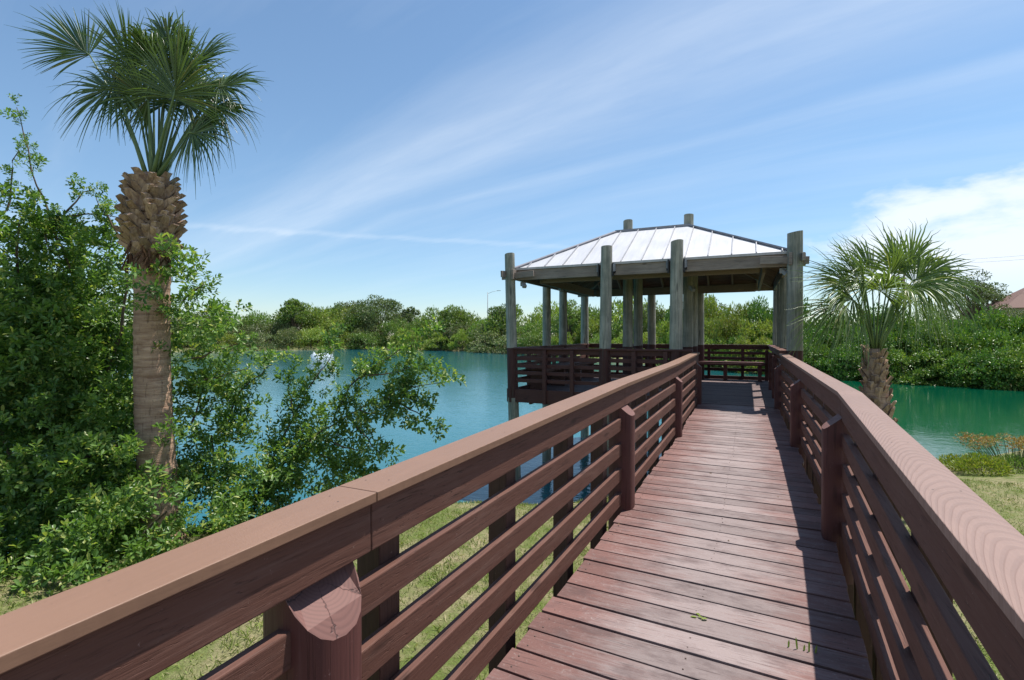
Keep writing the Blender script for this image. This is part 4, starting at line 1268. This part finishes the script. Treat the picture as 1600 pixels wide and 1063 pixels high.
# hanging brown fibre below the boots
mb = MB(); r2 = np.random.default_rng(9)
for i in range(150):
    ph = r2.uniform(0, 6.283); z = zb0+r2.uniform(-0.06, 0.22); c = tpath(z)
    o = np.array([math.cos(ph), math.sin(ph), 0]); s = np.array([-math.sin(ph), math.cos(ph), 0])
    a = c+o*r2.uniform(0.17, 0.25); a[2] = z; b = a+o*r2.uniform(0.0, 0.07)+s*r2.normal()*0.05+np.array([0, 0, -r2.uniform(0.06, 0.2)])
    w_ = r2.uniform(0.006, 0.02)
    mb.add([a-s*w_, a+s*w_, b+s*w_*0.3, b-s*w_*0.3, a-s*w_+o*.006, a+s*w_+o*.006, b+s*w_*.3+o*.006, b-s*w_*.3+o*.006], [(0, 1, 2, 3), (4, 5, 6, 7), (0, 4, 5, 1), (1, 5, 6, 2), (2, 6, 7, 3), (3, 7, 4, 0)])
P_(mb.build('fibre_skirt', boot_dark), tp)
# root mat at the base
mb = MB()
for i in range(260):
    ph = r2.uniform(0, 6.283); c = tpath(PZ[1]-0.02)
    o = np.array([math.cos(ph), math.sin(ph), 0]); rr = r2.uniform(0.22, 0.30)
    z1 = PZ[1]+r2.uniform(-0.10, 0.10)
    a = np.array([c[0], c[1], z1])+o*rr; b = a+o*r2.uniform(0.05, 0.16)+np.array([r2.normal()*.03, r2.normal()*.03, -r2.uniform(0.08, 0.22)])
    mb.tube([a, (a+b)/2+o*0.03, b], [0.012, 0.014, 0.008], 5)
P_(mb.build('root_mat', root_bark), tp)
crown_base = at(239, 280, DP)
back = -_f
for k, (hu, hv, hd, ax, L, spr, nseg, dr, tilt) in enumerate([
        (181, 137, -0.15, (-0.95, 0.25, 0.1), 0.66, 2.35, 46, 0.55, (0.2, 0.3)),
        (140, 86, 0.15, (-0.80, -0.55, 0.1), 0.74, 1.35, 40, 0.22, (0.1, 0.3)),
        (205, 105, 0.05, (-0.35, -0.9, 0.2), 0.70, 1.3, 36, 0.20, (-0.3, 0.3)),
        (232, 158, -0.05, (-0.45, -0.5, 0.4), 0.55, 2.3, 44, 0.45, (0.1, 0.2)),
        (271, 153, -0.25, (0.28, -0.95, 0.15), 0.80, 1.75, 50, 0.30, (0.15, 0.25)),
        (342, 137, 0.10, (0.95, -0.25, 0.0), 0.56, 1.7, 40, 0.55, (-0.3, 0.5)),
        (295, 208, -0.12, (0.85, 0.15, 0.25), 0.60, 2.2, 46, 0.75, (-0.2, 0.3)),
        (250, 78, 0.40, (0.0, -0.9, -0.4), 0.62, 1.8, 44, 0.75, (0.0, 0.8)),
        (225, 95, 0.35, (-0.15, -0.8, -0.3), 0.60, 1.7, 40, 0.65, (0.3, 0.7)),
        (300, 105, 0.30, (0.55, -0.8, -0.2), 0.70, 1.6, 42, 0.50, (-0.3, 0.6)),
        (285, 120, 0.10, (0.35, -0.6, 0.3), 0.68, 2.0, 46, 0.55, (0.0, 0.5)),
        (330, 165, 0.25, (0.85, 0.05, -0.2), 0.55, 2.0, 40, 0.80, (-0.3, 0.5)),
        (262, 120, 0.2, (0.1, -0.7, -0.2), 0.62, 2.1, 44, 0.7, (0.1, 0.6)),
        (215, 128, 0.25, (-0.5, -0.5, -0.3), 0.6, 2.0, 42, 0.6, (0.2, 0.5)),
        (305, 140, 0.3, (0.6, -0.4, -0.3), 0.62, 2.0, 42, 0.7, (-0.2, 0.6)),
        (240, 100, 0.1, (-0.1, -0.5, 0.6), 0.60, 2.2, 46, 1.1, (0.1, 0.5)), (285, 95, 0.05, (0.3, -0.6, 0.4), 0.58, 2.2, 46, 1.1, (-0.1, 0.5)),
        (318, 185, 0.0, (0.7, 0.3, 0.4), 0.55, 2.2, 42, 1.2, (-0.3, 0.4)), (262, 75, 0.2, (0.1, -0.9, 0.1), 0.55, 1.9, 44, 0.9, (0.0, 0.3)),
        (255, 165, 0.15, (0.0, -0.5, -0.3), 0.62, 2.4, 48, 0.6, (0.0, 0.4)), (290, 165, 0.1, (0.5, -0.5, -0.2), 0.60, 2.3, 46, 0.7, (-0.2, 0.4)), (212, 150, 0.1, (-0.6, -0.4, -0.2), 0.60, 2.3, 46, 0.6, (0.2, 0.4))]):
    hub = at(hu, hv, DP+hd)
    a = screen_dir(*ax)
    nn = back*0.9+_r*tilt[0]+_u*tilt[1]
    bs = crown_base+_r*(hu-239)*0.0006+np.array([0, 0, -0.03])+_f*hd*0.2
    add_frond(tp, bs, hub, a, nn, L*1.0, spr, int(nseg*1.3), dr*0.72, 200+k, palm_leaf, wmax=0.0115, pr=((0.027, 0.012) if k in (0, 4, 5, 6, 3) else (0.014, 0.008)), bow=0.02 if abs(hu-239) < 60 else 0.06)

# small palm on the right bank
DQ = 7.9
sp_ = thing('palm_tree', 'short young palm with windblown drooping fronds right of the boardwalk', 'palm', loc=tuple(at(1386, 680, DQ)))
qpts = [at(1374, 720, DQ), at(1371, 660, DQ), at(1368, 610, DQ), at(1366, 570, DQ), at(1366, 545, DQ)]
QZ = np.array([p[2] for p in qpts])


def qpath(z): return np.array([np.interp(z, QZ, [p[i] for p in qpts]) for i in range(3)])


gz_base = float(ground_z(qpts[0][:2])[0])-0.2
m = MB(); m.tube([np.array([qpts[0][0]+.03, qpts[0][1], gz_base])]+qpts, [0.19, 0.19, 0.19, 0.17, 0.11, 0.07], 14)
P_(m.build('trunk', palm_bark), sp_)
P_(boots(qpath, lambda z: float(np.interp(z, [gz_base, QZ[1], QZ[-1]], [0.20, 0.205, 0.09])), 130, gz_base+0.2, QZ[-1]-0.10, 0.20, 0.17, 0.07, 13).build('leaf_boots', boot_bark), sp_)
cb = at(1368, 556, DQ)
for k, (hu, hv, hd, ax, L, spr, nseg, dr, tilt, bow) in enumerate([
        (1330, 448, 0.0, (-0.85, -0.50, 0.1), 0.92, 1.35, 44, 0.55, (0.25, 0.2), .12),
        (1342, 440, -0.2, (-0.60, -0.75, 0.2), 0.85, 1.2, 40, 0.40, (0.3, 0.1), .06),
        (1362, 430, 0.3, (-0.3, -0.95, -0.2), 0.80, 1.3, 40, 0.35, (0.1, 0.3), .04),
        (1398, 428, 0.15, (0.05, -1.0, -0.1), 0.86, 1.25, 42, 0.30, (-0.1, 0.1), .03),
        (1415, 425, 0.0, (0.30, -0.9, 0.2), 0.82, 1.4, 44, 0.40, (-0.2, 0.1), .06),
        (1440, 436, 0.1, (0.85, -0.50, 0.0), 0.95, 1.2, 42, 0.50, (-0.3, 0.3), .12),
        (1448, 446, -0.2, (0.80, 0.0, 0.4), 0.88, 1.5, 44, 0.95, (-0.3, 0.5), .16),
        (1375, 455, -0.45, (-0.15, -0.25, 0.9), 0.85, 1.9, 48, 0.95, (0.1, 0.5), .12),
        (1412, 452, -0.40, (0.35, -0.1, 0.8), 0.88, 1.8, 46, 1.0, (-0.1, 0.5), .14),
        (1335, 470, -0.30, (-0.75, -0.05, 0.6), 0.90, 1.7, 46, 0.9, (0.2, 0.4), .16),
        (1322, 480, 0.1, (-0.95, 0.15, 0.1), 0.85, 1.5, 42, 0.85, (0.2, 0.5), .10),
        (1405, 445, 0.5, (0.25, -0.4, -0.8), 0.85, 1.7, 42, 0.7, (0.0, 0.5), .08),
        (1350, 450, 0.5, (-0.4, -0.4, -0.8), 0.85, 1.7, 42, 0.7, (0.0, 0.5), .08),
        (1388, 440, -0.1, (-0.1, -0.8, 0.5), 0.85, 1.7, 50, 0.45, (0.1, 0.2), .04),
        (1425, 440, -0.25, (0.5, -0.5, 0.6), 0.85, 1.7, 50, 0.7, (-0.2, 0.3), .06),
        (1350, 440, -0.3, (-0.5, -0.5, 0.6), 0.85, 1.7, 50, 0.7, (0.2, 0.3), .06),
        (1428, 470, 0.25, (0.8, 0.1, -0.2), 0.80, 1.7, 42, 0.95, (-0.3, 0.5), .10)]):
    add_frond(sp_, cb+_r*(hu-1368)*0.0005, at(hu, hv, DQ+hd), screen_dir(*ax), back*0.5+_r*tilt[0]+np.array([0, 0, 1.0])*tilt[1]*0.8, L, spr, nseg, dr, 300+k, palm_leaf2, pr=(0.016, 0.009), bow=bow, stiff=0.15+0.35*((k*7) % 5)/5, wmax=0.0145, wind=-_r*0.16+np.array([0, 0, 0.03]))


# ------------------------------------------------------------------ shore plants, fountain, grass, litter
def clump(name, u, v, D, rad, h, n, mat_, label, cat, seed, ln=0.06, wd=0.02):
    r = np.random.default_rng(seed)
    base = at(u, v, D); g = float(ground_z(base[:2])[0])
    root = thing(name, label, cat, loc=(base[0], base[1], g))
    d = rand_dirs(n, r); d[:, 2] = np.abs(d[:, 2])
    p = d*np.array([rad, rad, h])*(r.uniform(0.3, 1.0, (n, 1))**0.5)
    V, Fc = leaves(p, norm(d+rand_dirs(n, r)*0.8+np.array([0, 0, .4])), norm(rand_dirs(n, r)+np.array([0, 0, .8])), ln*r.uniform(0.7, 1.4, n), wd*r.uniform(0.7, 1.3, n))
    link('foliage', arr_mesh('foliage', V, Fc), mat_, root)
    m = MB()
    for i in range(16):
        q = p[r.integers(n)]; m.tube([(q[0]*.2, q[1]*.2, -.05), q*0.6, q], [0.006, 0.005, 0.003], 4, False)
    m.build('stem', twig_bark, root)
    return root


clump('shore_weed', 1535, 750, 9.9, 0.48, 0.36, 2000, weed_leaf, 'low yellow green weed clump on the bank in front of the rust topped plant', 'weed', 71)
clump('shore_weed', 1495, 735, 10.6, 0.40, 0.26, 1100, weed_leaf, 'sparse yellow weed clump at the water edge nearest the right railing', 'weed', 72)
clump('shore_weed', 1590, 748, 9.9, 0.45, 0.26, 1200, bush_mid, 'darker green weed clump at the foot of the rust topped plant', 'weed', 73)
fp = at(1585, 748, 10.4); fg = float(ground_z(fp[:2])[0])
fs_ = thing('flowering_plant', 'stand of thin green stalks with rust and yellow heads on the right bank', 'plant', loc=(fp[0], fp[1], fg))
r = np.random.default_rng(77); m = MB(); Ph = []
for i in range(90):
    ph = r.uniform(0, 6.283); q = math.sqrt(r.uniform())*0.75
    a = np.array([math.cos(ph)*q*0.55, math.sin(ph)*q*0.55, -.05]); b = np.array([math.cos(ph)*q*1.15, math.sin(ph)*q*1.0, 0.50+r.uniform(-.07, .08)-0.10*q*q])
    m.tube([a, (a+b)/2+np.array([0, 0, .03]), b], [0.006, 0.005, 0.004], 4, False); Ph.append(b)
m.build('stalk', plain('green_stalk', (0.07, 0.13, 0.035), 0.6), fs_)
Ph = np.array(Ph); P0 = np.repeat(Ph, 40, 0); n = len(P0); dd = rand_dirs(n, r)
P0 = P0+dd*np.array([0.09, 0.09, 0.045])
V, Fc = leaves(P0, norm(dd+np.array([0, 0, .3])), norm(rand_dirs(n, r)+np.array([0, 0, 1.])), 0.040*r.uniform(.6, 1.3, n), 0.018*r.uniform(.6, 1.3, n))
link('seed_heads', arr_mesh('seed_heads', V, Fc), flower_m, fs_)

# fountain out on the lake
fp = at(503, 578, 47.0)
fo = thing('fountain', 'white fountain spray far out on the lake behind the shrub limbs', 'fountain', loc=(fp[0], fp[1], WATER_Z))
spray_m, t = new_mat('water_spray')
pb = t.n('ShaderNodeBsdfPrincipled'); pb.inputs['Base Color'].default_value = (0.85, 0.88, 0.9, 1); pb.inputs['Roughness'].default_value = 0.4
trn = t.n('ShaderNodeBsdfTranslucent'); trn.inputs[0].default_value = (0.9, 0.92, 0.95, 1)
mx = t.n('ShaderNodeMixShader'); mx.inputs[0].default_value = 0.5; t.t.links.new(pb.outputs[0], mx.inputs[1]); t.t.links.new(trn.outputs[0], mx.inputs[2])
t.t.links.new(mx.outputs[0], t.n('ShaderNodeOutputMaterial').inputs[0])
r = np.random.default_rng(88); n = 5200
az = r.uniform(0, 2*math.pi, n); v0 = r.uniform(0.75, 1.0, n); tt = r.uniform(0, 1, n)
rad = v0*tt*1.35; hgt = v0*1.75*4*tt*(1-tt)*0.9
P0 = np.stack([rad*np.cos(az), rad*np.sin(az), hgt+0.02], 1)+r.normal(size=(n, 3))*0.05
vel = np.stack([np.cos(az)*1.35, np.sin(az)*1.35, 6.3*(1-2*tt)], 1)
V, Fc = leaves(P0, vel, rand_dirs(n, r), r.uniform(0.06, 0.16, n), r.uniform(0.03, 0.06, n))
link('spray', arr_mesh('spray', V, Fc), spray_m, fo)
m = MB(); m.tube([(0, 0, -0.4), (0, 0, 0.05)], [0.35, 0.30], 14); m.tube([(0, 0, 0.05), (0, 0, 0.16)], [0.08, 0.06], 10); m.build('float', black_m, fo)

# lawn
n = 190000
ang = rng.uniform(-0.95, 0.95, n); dist = 1.0+11.5*np.sqrt(rng.uniform(0, 1, n))**1.15
fdir = math.atan2(_f[0], _f[1])
px = CAM[0]+np.sin(fdir+ang)*dist; py = CAM[1]+np.cos(fdir+ang)*dist
Pg = np.stack([px, py], 1)
sd = seg_dist(Pg, SHORE)
keep = (sd > 0.02)
Pg, sd = Pg[keep], sd[keep]
zg = ground_z(Pg); n = len(Pg)
P0 = np.c_[Pg, zg-0.005]
pat = np.sin(Pg[:, 0]*2.3+np.sin(Pg[:, 1]*1.9))*np.sin(Pg[:, 1]*2.7+1.3)
keep = rng.uniform(size=n) < np.clip(0.62+0.4*pat, 0.25, 1); P0, sd = P0[keep], sd[keep]; n = len(P0)
D0 = norm(np.c_[rng.normal(size=(n, 2))*0.75, np.full(n, 0.9)]); 
Lg = rng.uniform(0.025, 0.075, n)*(0.75+0.5*np.sin(P0[:, 0]*5.1+np.sin(P0[:, 1]*4.3))**2)*(1+0.9*np.exp(-sd/0.25))
V, Fc = leaves(P0, D0, norm(rand_dirs(n)+np.array([0, 0, .2])), Lg, rng.uniform(0.004, 0.008, n), 0.1, False, 0.15)
tag(link('lawn_grass', arr_mesh('lawn_grass', V, Fc), grass_m), 'short dry green and straw coloured lawn grass on the bank under the boardwalk', 'grass', kind='stuff')

# litter on the boards
p = bw(0.16, -1.27, 0.004)
lt = thing('fallen_leaf', 'small bright green leaf lying on the boardwalk planks', 'leaf', loc=tuple(p))
q = np.array([(-0.035, 0, 0), (-0.005, .012, 0.002), (0.015, -.010, 0.004), (0.01, .02, 0.0)]); dd = np.array([(1, .2, .05), (1, -.3, .1), (.7, .5, .05), (-.6, .7, .05)])
V, Fc = leaves(q, norm(dd), norm(np.array([(0, 0.1, 1.0)]*4)), np.full(4, 0.032), np.full(4, 0.016), 0.15, True, 0.05)
link('leaf_blade', arr_mesh('leaf_blade', V, Fc), weed_leaf, lt)
p = bw(0.575, -1.33, -0.02)
gt = thing('grass_tuft', 'few green grass blades poking up through a gap in the boardwalk planks', 'grass tuft', loc=tuple(p))
q = np.array([(-0.05, 0, 0), (-0.015, 0, 0), (0.005, 0, 0), (0.025, 0, 0), (0.045, 0, 0)], float)
V, Fc = leaves(q, norm(np.array([(.05, .1, 1), (-.1, .05, 1), (.1, .1, 1), (.02, .1, 1), (.15, .1, 1)], float)), np.array([(0, 1.0, 0)]*5), np.array([.055, .075, .05, .07, .06]), np.full(5, 0.008), 0.1, True, 0.05)
link('blade', arr_mesh('blade', V, Fc), bush_mid, gt)
r = np.random.default_rng(123); n = 22
xs = np.where(r.uniform(size=n) < 0.6, XL+0.03+np.abs(r.normal(size=n))*0.12, r.uniform(XL+.1, XR-.1, n)); ys = r.uniform(-2.9, 5.5, n)
Pl = np.array([bw(x, y_, 0.005) for x, y_ in zip(xs, ys)])
V, Fc = leaves(Pl, np.c_[r.normal(size=(n, 2)), r.uniform(-.05, .25, n)], np.c_[r.normal(size=(n, 2))*.3, np.ones(n)], r.uniform(0.010, 0.026, n), r.uniform(0.005, 0.011, n), 0.3, True, 0.2)
tag(link('dry_leaf_litter', arr_mesh('dry_leaf_litter', V, Fc), leaf_mat('dry_leaf', (0.16, 0.09, 0.045), (0.34, 0.24, 0.13), (0.12, 0.14, 0.04), 0.1, 0.7, 0.1)), 'scattered dry leaf bits lying on the boardwalk planks', 'leaf litter', kind='stuff')
p = at(1541, 772, 7.0); g = float(ground_z(p[:2])[0])
dl = thing('fallen_leaf', 'curled red brown dead leaf lying on the lawn right of the railing', 'leaf', loc=(p[0], p[1], g+0.03))
V, Fc = leaves(np.array([(-.05, 0, 0), (0., .02, .01)], float), norm(np.array([(1, .2, .2), (.6, -.8, .3)])), norm(np.array([(0, .2, 1.), (.2, 0, 1.)])), np.array([.12, .09]), np.array([.05, .04]), 0.35, True, 0.2)
link('leaf_blade', arr_mesh('leaf_blade', V, Fc), plain('dead_leaf', (0.20, 0.07, 0.035), 0.6), dl)
